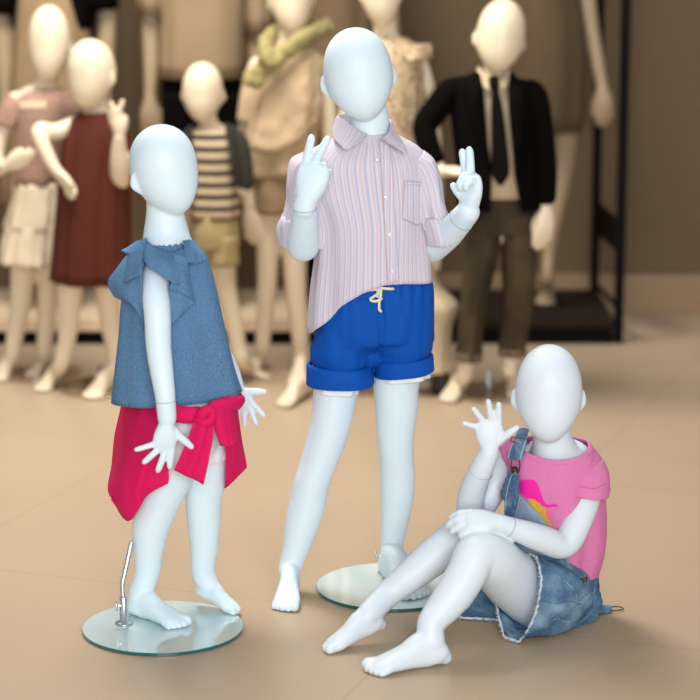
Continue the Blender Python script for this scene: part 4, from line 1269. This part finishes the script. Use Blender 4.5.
def bsleeve(pts, par, mat, Yy, nm='sleeve', endopen=True):
    mb = MB(); limb(mb, Yy, pts, n=20); return mb.obj(nm, mat, par)
bsleeve([(462, 88, .02, 11), (450, 92, .01, 13.5), (436, 110, .0, 13.5), (425, 126, -.01, 12.5), (427, 140, -.03, 11.5), (434, 158, -.05, 10)], jac, M_JACK, Y)
bsleeve([(524, 90, .02, 11), (534, 96, .01, 13.5), (540, 130, .0, 13.5), (545, 165, -.02, 12), (546, 196, -.03, 10.5)], jac, M_JACK, Y)
bdisc(489, 393, 43, 'tinted glass disc under the mannequin in the black suit', (489, 386))

# ---- girl in the burgundy dress
M_BURG = plain('burgundy_dress_crepe', (84, 38, 27), rough=0.85, var=0.12, scale=14, spec=0.2)
Y = 7.02
m2 = bgman(Y, 'child mannequin in a burgundy dress raising a V sign')
mb = MB()
H(mb, Y, 91, 74, 46, 70, yaw=-28, pitch=2, roll=-3)
limb(mb, Y, [(95, 92, .01, 13), (97, 106, .015, 12.5), (98, 116, .02, 18, 14), (97, 128, .02, 27, 18), (96, 180, .02, 28, 20), (92, 240, .02, 30, 22), (92, 262, .02, 24, 20)], side=(1, 0, 0))
leg(mb, Y, [(76, 250, .0, 15), (70, 290, .0, 13), (69, 320, .0, 10.5), (66, 345, 0, 9), (60, 368, .0, 7.5)], (58, 383), (40, 393), -1)
leg(mb, Y, [(106, 255, .02, 14), (108, 295, .02, 12), (111, 325, .02, 10.5), (114, 350, .02, 8.5), (113, 372, .02, 7.2)], (110, 389), (90, 401), -1)
limb(mb, Y, [(76, 124, .02, 9), (56, 132, .0, 9), (40, 130, -.02, 8.5), (41, 140, -.04, 8), (50, 160, -.06, 7), (56, 170, -.07, 6)])
bhand(mb, Y, (56, 170, -.07), (68, 184, -.08), (.4, -.6, .6), 1, 0.12)
limb(mb, Y, [(116, 130, .02, 9), (122, 155, .0, 10), (120, 180, -.03, 10.5), (119.5, 165, -.08, 10), (119, 148, -.10, 8), (119.5, 138, -.11, 6.5)])
bhand(mb, Y, (119.5, 137, -.11), (120, 120, -.115), (-1, 0, 0), -1, 0.125, [(12, (2, 2, 2)), (-14, (2, 2, 2)), (0, (80, 90, 40)), (-4, (80, 90, 40))])
body_done(mb, m2)
dr = bloft('burgundy_dress', [(78, 113, 118, 111, .02, .06), (70, 121, 126, 119, .02, .075), (65, 140, 130, 138, .015, .088), (61, 170, 131, 170, .01, .095), (56, 225, 131, 225, .01, .11), (52, 279, 132, 281, .01, .125)], Y, M_BURG, m2, 61, a1=.012, waves=(5, 8, 13), nth=96)
bloft('neck_binding', [(78, 112, 118, 110, .02, .061), (76, 116, 121, 114, .02, .066)], Y, M_BURG, dr, 62, a1=.001)
bdisc(101, 388, 43, 'tinted glass disc under the mannequin in burgundy dress', (100, 381))

# ---- girl in dusty pink tee and tiered skirt
M_ROSET = plain('dusty_rose_jersey', (158, 124, 106), rough=0.85, var=0.06, scale=20)
M_SKIRT = plain('cream_skirt_cotton', (218, 200, 170), rough=0.85, var=0.05, scale=12)
Y = 7.2
m3 = bgman(Y, 'child mannequin in dusty pink tee and tiered cream skirt')
mb = MB()
H(mb, Y, 49, 44, 42, 78, yaw=-4, pitch=0, roll=1)
limb(mb, Y, [(47, 66, .01, 12), (46, 82, .015, 12), (44, 90, .02, 16, 12), (42, 102, .02, 26, 17), (40, 150, .02, 24, 18), (38, 190, .02, 26, 20), (36, 230, .02, 25, 20)], side=(1, 0, 0))
leg(mb, Y, [(26, 220, .0, 14), (23, 270, .0, 12.5), (20, 305, .0, 10.5), (15, 335, 0, 9), (12, 358, .0, 7)], (13, 372), (-4, 383), -1)
leg(mb, Y, [(48, 220, .03, 14), (48, 270, .03, 12), (47, 310, .03, 10), (45, 340, .03, 8.5), (44, 356, .03, 7)], (46, 370), (30, 378), -1)
limb(mb, Y, [(16, 100, .02, 9), (6, 120, .0, 9), (-4, 150, -.02, 9), (-2, 168, -.05, 8), (4, 166, -.10, 7)])
bhand(mb, Y, (4, 166, -.1), (24, 160, -.13), (0, -.3, 1), -1, 0.125)
limb(mb, Y, [(60, 100, .04, 9), (70, 120, .08, 9), (72, 150, .1, 8), (70, 175, .08, 7)])
body_done(mb, m3)
tt = bloft('pink_tshirt', [(33, 88, 58, 87, .02, .045), (22, 94, 66, 92, .02, .065), (14, 106, 68, 105, .015, .078), (15, 140, 64, 140, .01, .08), (14, 183, 62, 183, .01, .085)], Y, M_ROSET, m3, 71, a1=.006)
bloft('sleeve', [(8, 92, 34, 104, .02, .05), (1, 104, 28, 112, .01, .052), (-5, 122, 20, 128, .0, .05)], Y, M_ROSET, tt, 72)
bloft('sleeve', [(50, 100, 68, 90, .02, .045), (52, 112, 76, 104, .03, .05), (56, 126, 80, 120, .05, .048)], Y, M_ROSET, tt, 73)
S_P = Surf([tt])
sticker('print', S_P, [(20, 102), (46, 101), (46, 108), (20, 109)], plain('cream_print', (206, 178, 150), rough=0.8), tt, off=.002)
sk = bloft('tiered_skirt', [(17, 181, 60, 181, .01, .085), (12, 200, 63, 200, .01, .10), (6, 226, 64, 226, .01, .125)], Y, M_SKIRT, m3, 74, a1=.010, waves=(7, 11, 16), nth=96)
bloft('skirt_tier', [(7, 222, 63, 222, .01, .12), (2, 240, 66, 240, .01, .135), (-1, 259, 68, 260, .01, .145)], Y, M_SKIRT, sk, 75, a0=.004, a1=.012, waves=(8, 13, 18), nth=96)
bdisc(38, 373, 42, 'tinted glass disc under the mannequin in the tiered skirt', (40, 366))

# ---- small child in striped tee
M_STRP = stripes('cream_black_stripes', [(0.0, (206, 184, 150)), (0.55, (206, 184, 150)), (0.60, (48, 40, 30)), (0.95, (48, 40, 30))], 0.036, axis='Y')
M_STRP.node_tree.nodes['Color Ramp'].color_ramp.interpolation = 'CONSTANT'
M_OLIV = plain('mustard_olive_twill', (172, 152, 104), rough=0.9, var=0.05)
M_GRN = plain('dark_bottle_green_cloth', (44, 42, 30), rough=0.9)
Y = 7.1
m4 = bgman(Y, 'small child mannequin in striped tee, dark open jacket and mustard shorts')
mb = MB()
H(mb, Y, 202.5, 92, 41, 60, yaw=-6)
limb(mb, Y, [(206, 108, .01, 10), (208, 122, .01, 10), (210, 130, .02, 14, 12), (213, 142, .02, 24, 17), (215, 200, .02, 24, 18), (216, 245, .02, 22, 18)], side=(1, 0, 0))
leg(mb, Y, [(224, 240, .0, 13), (224, 280, .0, 11.5), (232, 315, .0, 9.5), (238, 345, 0, 8.5), (243, 362, .0, 7)], (245, 377), (271, 380), 1)
leg(mb, Y, [(206, 240, .03, 13), (204, 280, .03, 11.5), (203, 315, .03, 9.5), (203, 345, .03, 8.5), (203, 362, .03, 7)], (200, 377), (216, 386), 1)
limb(mb, Y, [(232, 138, .02, 8), (240, 165, .02, 8), (243, 190, .0, 7)])
limb(mb, Y, [(196, 138, .02, 8), (188, 165, .02, 8), (188, 195, .0, 7)])
body_done(mb, m4)
st = bloft('striped_tshirt', [(199, 126, 219, 126, .01, .04), (190, 133, 232, 133, .01, .062), (189, 150, 238, 150, .01, .075), (191, 180, 239, 180, .01, .08), (191, 217, 240, 217, .01, .085)], Y, M_STRP, m4, 81, a1=.005)
shc = bloft('mustard_shorts', [(193, 213, 238, 213, .01, .08), (192, 232, 239, 232, .01, .085), (193, 246, 238, 246, .01, .08)], Y, M_OLIV, m4, 82)
bloft('shorts_leg', [(210, 234, 238, 234, .0, .07), (208, 264, 238, 264, .0, .068)], Y, M_OLIV, shc, 83)
bloft('shorts_leg', [(193, 234, 218, 234, .03, .07), (190, 264, 216, 264, .03, .068)], Y, M_OLIV, shc, 84)
jc = patch('open_jacket', PG([
    [(225, 124, -.02), (236, 128, .02), (238, 132, .09), (212, 128, .12), (190, 132, .09), (187, 128, .02), (192, 124, -.02)],
    [(231, 160, -.08), (243, 160, .02), (243, 160, .11), (212, 160, .14), (188, 160, .11), (183, 160, .02), (192, 160, -.07)],
    [(238, 187, -.07), (248, 188, .02), (247, 190, .11), (212, 190, .14), (184, 190, .11), (181, 188, .02), (188, 186, -.06)]], Y), M_GRN, m4, nu=6, nv=6, thick=.005)
bsleeve([(228, 130, .02, 7), (238, 142, .02, 10), (243, 165, .01, 10), (245, 183, .0, 8.5)], jc, M_GRN, Y)
bsleeve([(196, 130, .02, 7), (188, 142, .02, 10), (186, 165, .01, 10), (186, 183, .0, 8.5)], jc, M_GRN, Y)

# ---- youth with yellow scarf
M_YSC = plain('mustard_scarf_wool', (150, 138, 88), rough=0.95, var=0.1, scale=30, bump=0.3, bscale=120)
M_BEI = plain('beige_layered_cotton', (196, 168, 132), rough=0.9, var=0.06, scale=10)
M_BEI2 = plain('dark_beige_linen', (150, 124, 92), rough=0.9, var=0.06, scale=10)
Y = 7.3
m5 = bgman(Y, 'child mannequin in draped beige top with a knotted mustard scarf')
mb = MB()
H(mb, Y, 291, -4, 43, 78, yaw=4, pitch=0, roll=-3)
limb(mb, Y, [(291, 22, .01, 12), (290, 38, .015, 12), (289, 48, .02, 16, 12), (288, 62, .02, 32, 18), (287, 110, .02, 32, 20), (284, 170, .02, 28, 20), (282, 200, .02, 24, 20)], side=(1, 0, 0))
leg(mb, Y, [(270, 190, .0, 14), (268, 240, .0, 12), (267, 285, .0, 10), (264, 325, 0, 8.5), (262, 352, .0, 7)], (262, 365), (250, 374), -1)
leg(mb, Y, [(294, 190, .0, 15), (294, 240, .0, 13), (296, 290, .0, 11), (300, 335, 0, 9), (301, 362, .0, 7.5)], (302, 376), (297, 388), -1)
limb(mb, Y, [(258, 66, .02, 10), (252, 95, .02, 9.5), (246, 140, .0, 9), (246, 175, -.02, 8), (249, 205, -.03, 6.5)])
bhand(mb, Y, (249, 208, -.03), (254, 240, -.04), (1, 0, 0), -1, 0.14)
limb(mb, Y, [(318, 64, .02, 10), (326, 95, .02, 9.5), (330, 130, .0, 9), (331, 165, -.02, 8), (330, 190, -.03, 6.5)])
body_done(mb, m5)
tp = bloft('draped_top', [(278, 40, 303, 38, .02, .045), (262, 52, 318, 50, .02, .065), (251, 66, 326, 64, .02, .085), (248, 100, 322, 100, .01, .09), (243, 140, 318, 138, .01, .095), (250, 176, 316, 168, .01, .10)], Y, M_BEI, m5, 91, a0=.003, a1=.015, waves=(3, 5, 7))
patch('drape_fold', PG([[(318, 56, -.02), (300, 66, -.07), (284, 80, -.09), (262, 92, -.08)], [(322, 88, -.04), (304, 102, -.10), (282, 118, -.115), (256, 124, -.09)], [(320, 120, -.05), (302, 138, -.11), (276, 152, -.12), (248, 150, -.09)]], Y), M_BEI, tp, nu=7, nv=7, disp=wn(3, .012), thick=.004)
bloft('sleeve', [(248, 64, 270, 72, .02, .05), (241, 90, 264, 94, .01, .052), (237, 122, 262, 122, .0, .05)], Y, M_BEI, tp, 93)
bloft('shorts', [(254, 165, 311, 165, .01, .085), (252, 188, 311, 188, .01, .09), (253, 212, 309, 210, .01, .085)], Y, M_BEI2, m5, 94, waves=(4, 7, 11))
mb = MB()
limb(mb, Y, [(326, 26, .06, 8, 6), (318, 30, .0, 8, 7), (300, 40, -.07, 8, 7), (284, 52, -.10, 9, 8), (272, 58, -.11, 10, 8), (262, 70, -.11, 8, 6), (250, 78, -.10, 8, 4)], side=(0, 0, 1), n=16)
limb(mb, Y, [(272, 58, -.11, 9, 7), (266, 46, -.08, 8, 7), (268, 38, .0, 7, 7), (280, 30, .08, 7, 7), (305, 26, .09, 7, 7), (326, 28, .05, 7, 7)], side=(0, 0, 1), n=16)
sf = crumple(mb.obj('knotted_scarf', M_YSC, m5), .012, 28)
mb = MB(); limb(mb, Y, [(264, 52, -.12, 8), (270, 60, -.135, 10), (278, 58, -.13, 8)], n=14)
limb(mb, Y, [(262, 74, -.115, 7, 4), (256, 80, -.12, 10, 5), (247, 76, -.11, 7, 4)], n=14)
crumple(mb.obj('scarf_knot', M_YSC, sf), .012, 40)

# ---- child in floral lace top and pale trousers
m, nt, b = new_mat('floral_lace_cloth')
tc = N(nt, 'ShaderNodeTexCoord'); vo = N(nt, 'ShaderNodeTexVoronoi'); vo.inputs['Scale'].default_value = 55
nt.links.new(tc.outputs['Object'], vo.inputs['Vector'])
rp = N(nt, 'ShaderNodeValToRGB'); rp.color_ramp.elements[0].position = .25; rp.color_ramp.elements[0].color = lin((146, 116, 84)); rp.color_ramp.elements[1].position = .5; rp.color_ramp.elements[1].color = lin((198, 172, 136))
nt.links.new(vo.outputs['Distance'], rp.inputs[0]); nt.links.new(rp.outputs[0], b.inputs['Base Color']); b.inputs['Roughness'].default_value = .9
M_LACE = m
Y = 6.98
m6 = bgman(Y, 'child mannequin in sleeveless floral top and pale trousers behind the boy')
mb = MB()
H(mb, Y, 381, -12, 42, 78, yaw=6)
limb(mb, Y, [(383, 14, .01, 12), (385, 30, .015, 12), (386, 40, .02, 16, 12), (388, 54, .02, 30, 18), (390, 110, .02, 30, 20), (392, 180, .02, 30, 22), (390, 240, .02, 34, 24), (390, 262, .02, 28, 22)], side=(1, 0, 0))
leg(mb, Y, [(376, 250, .0, 16), (356, 300, .0, 13), (334, 345, .0, 10), (318, 375, 0, 8.5), (308, 386, .0, 8)], (304, 398), (281, 409), 1, lift=4)
leg(mb, Y, [(412, 250, .02, 16), (422, 300, .02, 12), (424, 340, .02, 10), (424, 364, .02, 8)], (424, 378), (421, 390), -1)
limb(mb, Y, [(418, 58, .02, 9), (428, 95, .02, 9), (434, 140, .02, 8.5), (436, 190, .01, 8), (435, 235, .0, 6.5)])
bhand(mb, Y, (435, 238, .0), (432, 268, -.02), (-1, -.3, 0), 1, 0.14)
limb(mb, Y, [(358, 58, .04, 9), (350, 95, .06, 9), (346, 140, .06, 8.5), (348, 190, .05, 8), (350, 225, .05, 6.5)])
body_done(mb, m6)
lt = bloft('floral_top', [(372, 36, 400, 36, .02, .045), (360, 44, 414, 43, .02, .065), (354, 60, 422, 58, .015, .08), (356, 100, 424, 100, .01, .09), (352, 150, 428, 150, .01, .10), (348, 205, 434, 205, .01, .11)], Y, M_LACE, m6, 96, a1=.012, waves=(5, 8, 12))
patch('shoulder_frill', PG([[(402, 40, .0), (410, 42, .0), (418, 46, .02)], [(404, 52, -.06), (416, 48, -.03), (431, 44, .03)], [(408, 62, -.08), (420, 60, -.05), (432, 58, .03)]], Y), M_LACE, lt, nu=8, nv=5, disp=frill, thick=.003)
M_PALE = plain('pale_cream_twill', (214, 192, 158), rough=0.9, var=0.04)
pt = bloft('pale_trousers', [(354, 196, 428, 196, .01, .09), (350, 230, 432, 230, .01, .10), (356, 268, 430, 270, .01, .10)], Y, M_PALE, m6, 97)
bloft('trouser_leg', [(392, 250, 432, 250, .015, .08), (394, 280, 438, 282, .01, .09), (402, 304, 458, 304, .0, .10), (404, 320, 452, 322, .0, .08), (408, 345, 450, 346, .0, .07), (410, 370, 450, 370, .0, .07)], Y, M_PALE, pt, 98, a0=.003, a1=.006)
bloft('trouser_leg', [(352, 250, 396, 252, .0, .08), (338, 290, 384, 292, .0, .08), (322, 335, 360, 340, .0, .07)], Y, M_PALE, pt, 99)
mb = MB(); lathe(mb, G(441, 394), [(0, .001), (.024, .001), (.030, .015), (.028, .055), (.02, .075), (0, .08)], 28)
o = mb.obj('pouch', plain('dark_brown_leather', (48, 38, 28), rough=.6)); o['label'] = 'squat dark pouch on the floor beside the pale trousers'; o['category'] = 'bag'

# ---- grown-up mannequins on the low plinth at the back
PZ = 0.088
M_GTEE = plain('taupe_jersey', (148, 124, 94), rough=.9, var=.05)
M_BLK = plain('black_cotton', (10, 8, 6), rough=.95, spec=.05)
M_BRN = plain('dark_brown_dress', (82, 64, 42), rough=.9, var=.08)
M_TAN = plain('tan_pinafore', (152, 126, 92), rough=.9, var=.06)
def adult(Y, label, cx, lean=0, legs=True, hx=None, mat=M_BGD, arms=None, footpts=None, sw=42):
    e = bgman(Y, label)
    mb = MB()
    H(mb, Y, cx, -205, 42, 66)
    limb(mb, Y, [(cx, -180, .0, 14), (cx, -160, .01, 15), (cx, -142, .02, sw, 22), (cx, -80, .02, 38, 24), (cx, -10, .02, 32, 22), (cx, 40, .02, 38, 26), (cx, 70, .02, 36, 26), (cx, 85, .02, 28, 22)], side=(1, 0, 0))
    for fp in footpts:
        leg(mb, Y, fp[0], fp[1], fp[2], fp[3], z=PZ)
    for a in arms:
        limb(mb, Y, a[0])
        bhand(mb, Y, *a[1])
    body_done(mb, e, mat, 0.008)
    return e
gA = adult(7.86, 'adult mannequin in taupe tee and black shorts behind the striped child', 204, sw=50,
    arms=[([(158, -130, .02, 12), (152, -60, .02, 12), (151, 20, .0, 10), (151, 70, -.02, 8), (150, 95, -.03, 6.5)], ((150, 98, -.03), (150, 128, -.04), (1, 0, 0), -1, .17)),
          ([(250, -130, .02, 12), (256, -60, .02, 12), (257, 20, .0, 10), (257, 70, -.02, 8), (257, 95, -.03, 6.5)], ((257, 98, -.03), (256, 128, -.04), (-1, 0, 0), 1, .17))],
    footpts=[([(184, 60, .0, 20), (182, 140, .0, 17), (182, 210, 0, 13), (182, 270, 0, 9)], (181, 301), (178, 311), 1), ([(224, 60, .0, 20), (226, 140, .0, 17), (227, 210, 0, 13), (228, 270, 0, 9)], (230, 301), (232, 311), -1)])
bloft('taupe_tee', [(186, -160, 224, -160, .02, .07), (160, -140, 248, -140, .02, .11), (154, -90, 254, -90, .01, .13), (158, 0, 250, 0, .01, .13), (157, 76, 248, 76, .01, .14)], 7.86, M_GTEE, gA, 101, a1=.012)
for r in ([(138, -140, 170, -130, .02, .07), (136, -60, 168, -60, .01, .07), (138, 12, 166, 14, .0, .07)], [(238, -130, 270, -140, .02, .07), (243, -60, 273, -60, .01, .07), (244, 34, 274, 32, .0, .07)]):
    bloft('sleeve', r, 7.86, M_GTEE, gA, 102)
bs = bloft('black_shorts', [(162, 66, 246, 66, .01, .12), (162, 100, 247, 100, .01, .13)], 7.86, M_BLK, gA, 103)
bloft('shorts_leg', [(161, 90, 206, 90, .0, .11), (162, 132, 204, 132, .0, .11)], 7.86, M_BLK, bs, 104)
bloft('shorts_leg', [(204, 90, 248, 90, .0, .11), (206, 134, 247, 134, .0, .11)], 7.86, M_BLK, bs, 105)

gB = adult(7.86, 'adult mannequin in dark brown dress beside the black rail frame', 545,
    arms=[([(582, -130, .02, 12), (583, -60, .02, 11), (588, 10, .0, 9.5), (597, 60, -.02, 7.5), (602, 84, -.03, 6)], ((602, 86, -.03), (605, 114, -.04), (-1, 0, 0), 1, .16)),
          ([(508, -130, .02, 12), (502, -60, .02, 11), (503, 10, .0, 9.5), (506, 60, -.02, 7.5), (507, 84, -.03, 6)], ((507, 86, -.03), (507, 114, -.04), (1, 0, 0), -1, .16))],
    footpts=[([(560, 60, .0, 19), (564, 130, .0, 14), (558, 190, 0, 11.5), (549, 250, 0, 7), (547, 282, 0, 6)], (547, 297), (545, 307), -1), ([(530, 60, .02, 19), (526, 130, .03, 14), (522, 190, .03, 11.5), (518, 250, .03, 8)], (516, 297), (514, 306), 1)])
bloft('brown_dress', [(522, -160, 568, -160, .02, .07), (506, -138, 584, -138, .02, .10), (506, -80, 584, -80, .01, .13), (514, -20, 578, -20, .01, .12), (507, 40, 586, 40, .01, .14), (503, 128, 582, 130, .01, .15)], 7.86, M_BRN, gB, 111, a1=.012)

gC = adult(7.9, 'adult mannequin in black tee and tan pinafore at far left', 50, sw=50,
    arms=[([(2, -130, .02, 12), (0, -60, .02, 12), (2, 20, .0, 10), (4, 70, -.02, 8), (5, 95, -.03, 6.5)], ((5, 98, -.03), (6, 128, -.04), (1, 0, 0), -1, .17)),
          ([(100, -130, .02, 12), (106, -60, .02, 12), (107, 20, .0, 10), (106, 70, -.02, 8), (105, 95, -.03, 6.5)], ((105, 98, -.03), (104, 128, -.04), (-1, 0, 0), 1, .17))],
    footpts=[([(32, 60, .0, 20), (30, 140, .0, 17), (30, 210, 0, 13), (30, 270, 0, 9)], (29, 300), (26, 309), 1), ([(68, 60, .0, 20), (70, 140, .0, 17), (71, 210, 0, 13), (72, 270, 0, 9)], (74, 300), (76, 309), -1)])
bt = bloft('black_tee', [(32, -160, 68, -160, .02, .07), (6, -140, 94, -140, .02, .11), (6, -60, 94, -60, .01, .12), (10, 10, 96, 10, .01, .12), (14, 36, 88, 36, .01, .12)], 7.9, M_BLK, gC, 121)
for r in ([(-14, -140, 16, -130, .02, .07), (-16, -60, 16, -60, .01, .07), (-16, 12, 18, 14, .0, .07)], [(84, -130, 114, -140, .02, .07), (86, -60, 118, -60, .01, .07), (84, 11, 118, 8, .0, .07)]):
    bloft('sleeve', r, 7.9, M_BLK, bt, 122)
bloft('tan_pinafore', [(22, -90, 78, -90, .01, .135), (16, -20, 82, -20, .01, .135), (12, 40, 92, 40, .01, .15), (6, 120, 98, 120, .01, .17), (2, 200, 102, 200, .01, .18)], 7.9, M_TAN, gC, 123, a1=.016)

gD = adult(7.92, 'adult mannequin in black trousers mostly hidden behind the mustard scarf figure', 338,
    arms=[([(300, -130, .02, 12), (298, -60, .02, 12), (304, 20, .0, 10), (310, 70, -.02, 8), (312, 95, -.03, 6.5)], ((312, 98, -.03), (313, 128, -.04), (1, 0, 0), -1, .17)),
          ([(376, -130, .02, 12), (384, -60, .02, 12), (390, 20, .0, 10), (394, 70, -.02, 8), (395, 95, -.03, 6.5)], ((395, 98, -.03), (395, 128, -.04), (-1, 0, 0), 1, .17))],
    footpts=[([(320, 60, .0, 20), (316, 140, .0, 15), (312, 210, 0, 12), (310, 270, 0, 9)], (309, 299), (306, 308), 1), ([(356, 60, .0, 20), (358, 140, .0, 15), (360, 210, 0, 12), (362, 270, 0, 9)], (364, 299), (366, 308), -1)])
bloft('brown_knit', [(320, -160, 356, -160, .02, .07), (298, -140, 378, -140, .02, .11), (298, -60, 378, -60, .01, .12), (304, 20, 374, 20, .01, .12), (300, 90, 378, 90, .01, .13)], 7.92, plain('brown_knit_wool', (112, 90, 64), rough=.95, var=.05), gD, 131, a1=.01)
bk = bloft('black_trousers', [(300, 60, 376, 60, .01, .12), (298, 110, 378, 110, .01, .13)], 7.92, M_BLK, gD, 133)
bloft('trouser_leg', [(296, 100, 338, 100, .0, .12), (293, 200, 330, 200, .0, .10), (293, 292, 328, 292, .0, .09)], 7.92, M_BLK, bk, 134)
bloft('trouser_leg', [(340, 100, 380, 100, .0, .12), (344, 200, 380, 200, .0, .10), (346, 292, 380, 292, .0, .09)], 7.92, M_BLK, bk, 135)

# ---- plinths and rail frame
M_BLKM = plain('black_lacquered_metal', (8, 6, 5), rough=.7, spec=.1)
def top(name, x0, x1, y0, y1, h, slab, mats, label, cat):
    e = empty(name, ((x0 + x1) / 2, (y0 + y1) / 2, 0), label, cat)
    mb = MB(); mb.box((x0, y0 + .02, 0), (x1, y1, h - slab)); mb.obj('base', mats[0], e, smooth=False, bevel=.003)
    mb = MB(); mb.box((x0 - .0, y0, h - slab), (x1, y1, h)); mb.obj('top_board', mats[1], e, smooth=False, bevel=.003)
    return e
xm = G(424, 343).x
top('display_plinth', -2.4, xm, 7.68, 8.24, PZ, .042, (M_BLKM, plain('pale_oak_board', (216, 192, 158), rough=.5, var=.05)), 'long low plinth with a pale top board at the back left', 'plinth')
top('display_plinth', xm + .005, G(612, 343).x, 7.68, 8.24, PZ, .03, (M_BLKM, plain('dark_brown_board', (34, 26, 18), rough=.8, spec=.15)), 'low black plinth at the back right under the brown dress', 'plinth')
fr = empty('clothes_rail_frame', (G(620, 343).x, 7.72, 0), 'tall black metal rail frame standing beside the low black plinth', 'clothes rail')
def post(px, py, Yp, w):
    p = P(px, py, Yp); mb = MB(); mb.box((p.x - w / 2, Yp - w / 2, 0.0), (p.x + w / 2, Yp + w / 2, 2.3)); mb.obj('post', M_BLKM, fr, smooth=False, bevel=.002); return p.x
xr = post(619, 300, 7.72, .030)
p2 = P(594, 300, 8.18); mb = MB(); mb.box((p2.x - .014, 8.166, PZ), (p2.x + .014, 8.194, 2.3)); mb.obj('post', M_BLKM, fr, smooth=False, bevel=.002)
def bar(z, t=.024):
    mb = MB(); a = V(xr, 7.72, z); b_ = V(p2.x, 8.18, z); tube(mb, [a, b_], [(t / 2, t / 2)] * 2, side=(0, 0, 1), n=4, steps=1); mb.obj('crossbar', M_BLKM, fr, smooth=False)
bar(2.28); bar(PZ + .03)
z0 = P(605, 240, 7.95).z; z1 = P(605, 213, 7.95).z
mb = MB(); a = V(xr, 7.72, 0); b_ = V(p2.x, 8.18, 0)
for k in (0,):
    d = (b_ - a).normalized(); n_ = V(-d.y, d.x, 0) * .012
    vs = [a + n_ + V(0, 0, z0), b_ + n_ + V(0, 0, z0), b_ - n_ + V(0, 0, z0), a - n_ + V(0, 0, z0), a + n_ + V(0, 0, z1), b_ + n_ + V(0, 0, z1), b_ - n_ + V(0, 0, z1), a - n_ + V(0, 0, z1)]
    mb.add(vs, [(0, 3, 2, 1), (4, 5, 6, 7), (0, 1, 5, 4), (1, 2, 6, 5), (2, 3, 7, 6), (3, 0, 4, 7)])
mb.obj('side_plate', M_BLKM, fr, smooth=False)
# ================================================================ room
sc = bpy.context.scene
cam = bpy.data.cameras.new('camera')
co = bpy.data.objects.new('camera', cam); COL.objects.link(co)
co.location = CAM
co.rotation_euler = (math.pi / 2 - PITCH, 0, 0)
cam.sensor_width = 36; cam.lens = FPX / 700 * 36
cam.dof.use_dof = True
cam.dof.focus_distance = 5.06
cam.dof.aperture_fstop = 2.4
sc.camera = co

# floor: polished tan resin, slight clouding and thin joints between large slabs
m, nt, b = new_mat('tan_floor')
tc = N(nt, 'ShaderNodeTexCoord')
nz = N(nt, 'ShaderNodeTexNoise'); nz.inputs['Scale'].default_value = 1.6; nz.inputs['Detail'].default_value = 5; nz.inputs['Roughness'].default_value = 0.6
nt.links.new(tc.outputs['Object'], nz.inputs['Vector'])
mx = N(nt, 'ShaderNodeMix', data_type='RGBA')
mx.inputs[6].default_value = lin((172, 150, 125)); mx.inputs[7].default_value = lin((188, 165, 138))
nt.links.new(nz.outputs['Fac'], mx.inputs[0])
br = N(nt, 'ShaderNodeTexBrick')
br.offset = 0.0
br.inputs['Scale'].default_value = 1.0
br.inputs['Brick Width'].default_value = 1.2; br.inputs['Row Height'].default_value = 1.2
br.inputs['Mortar Size'].default_value = 0.0018; br.inputs['Mortar Smooth'].default_value = 0.6
br.inputs['Color1'].default_value = (1, 1, 1, 1); br.inputs['Color2'].default_value = (1, 1, 1, 1); br.inputs['Mortar'].default_value = (0.72, 0.69, 0.66, 1)
mp = N(nt, 'ShaderNodeMapping'); mp.inputs['Rotation'].default_value = (0, 0, math.radians(20)); mp.inputs['Location'].default_value = FLOOR_OFF
nt.links.new(tc.outputs['Object'], mp.inputs['Vector']); nt.links.new(mp.outputs['Vector'], br.inputs['Vector'])
m2 = N(nt, 'ShaderNodeMix', data_type='RGBA', blend_type='MULTIPLY'); m2.inputs[0].default_value = 1
nt.links.new(mx.outputs[2], m2.inputs[6]); nt.links.new(br.outputs['Color'], m2.inputs[7])
nt.links.new(m2.outputs[2], b.inputs['Base Color'])
b.inputs['Roughness'].default_value = 0.38
b.inputs['Specular IOR Level'].default_value = 0.35
mb = MB(); mb.box((-4, 1.0, -0.1), (4, 8.35, 0.0))
o = mb.obj('floor', m, smooth=False); o['kind'] = 'structure'

M_WALL = plain('brown_wall_paint', (104, 84, 59), rough=0.8, var=0.05, scale=2.0)
mb = MB(); mb.box((-4, 8.25, 0.0), (4, 8.35, 3.2))
o = mb.obj('wall_back', M_WALL, smooth=False); o['kind'] = 'structure'
mb = MB(); mb.box((0.0, 8.225, 0.0), (4, 8.2499, 0.14))
o = mb.obj('baseboard_back', plain('baseboard_paint', (150, 122, 90), rough=0.6), smooth=False, bevel=0.004); o['kind'] = 'structure'

# light
def area(name, loc, size, energy, color=(1, 1, 1), target=None, sizey=None):
    L = bpy.data.lights.new(name, 'AREA'); L.energy = energy; L.size = size; L.color = color
    if sizey:
        L.shape = 'RECTANGLE'; L.size_y = sizey
    o = bpy.data.objects.new(name, L); COL.objects.link(o); o.location = loc
    t = Vector(target) if target else Vector((loc[0], loc[1], 0))
    o.rotation_euler = (t - Vector(loc)).to_track_quat('-Z', 'Y').to_euler()
    return o
area('front_fill_light', (0.5, -0.8, 1.9), 2.6, 245, (0.97, 0.99, 1.0), (0, 5.0, 0.6), 2.0)  # added soft fill from behind the camera, brightens the front figures
area('ceiling_light_middle', (-0.4, 6.0, 3.1), 1.0, 58, (1.0, 0.98, 0.95), (-0.3, 6.1, 0))
area('ceiling_light_rear', (-0.9, 6.75, 3.0), 0.8, 66, (1.0, 0.95, 0.87), (-0.9, 6.7, 0))
w = bpy.data.worlds.new('world'); sc.world = w; w.use_nodes = True
w.node_tree.nodes['Background'].inputs[0].default_value = (0.95, 0.98, 1.0, 1)
w.node_tree.nodes['Background'].inputs[1].default_value = 0.41
sc.view_settings.view_transform = 'Standard'
sc.view_settings.look = 'None'
sc.view_settings.exposure = 0.08
sc.view_settings.gamma = 1.0
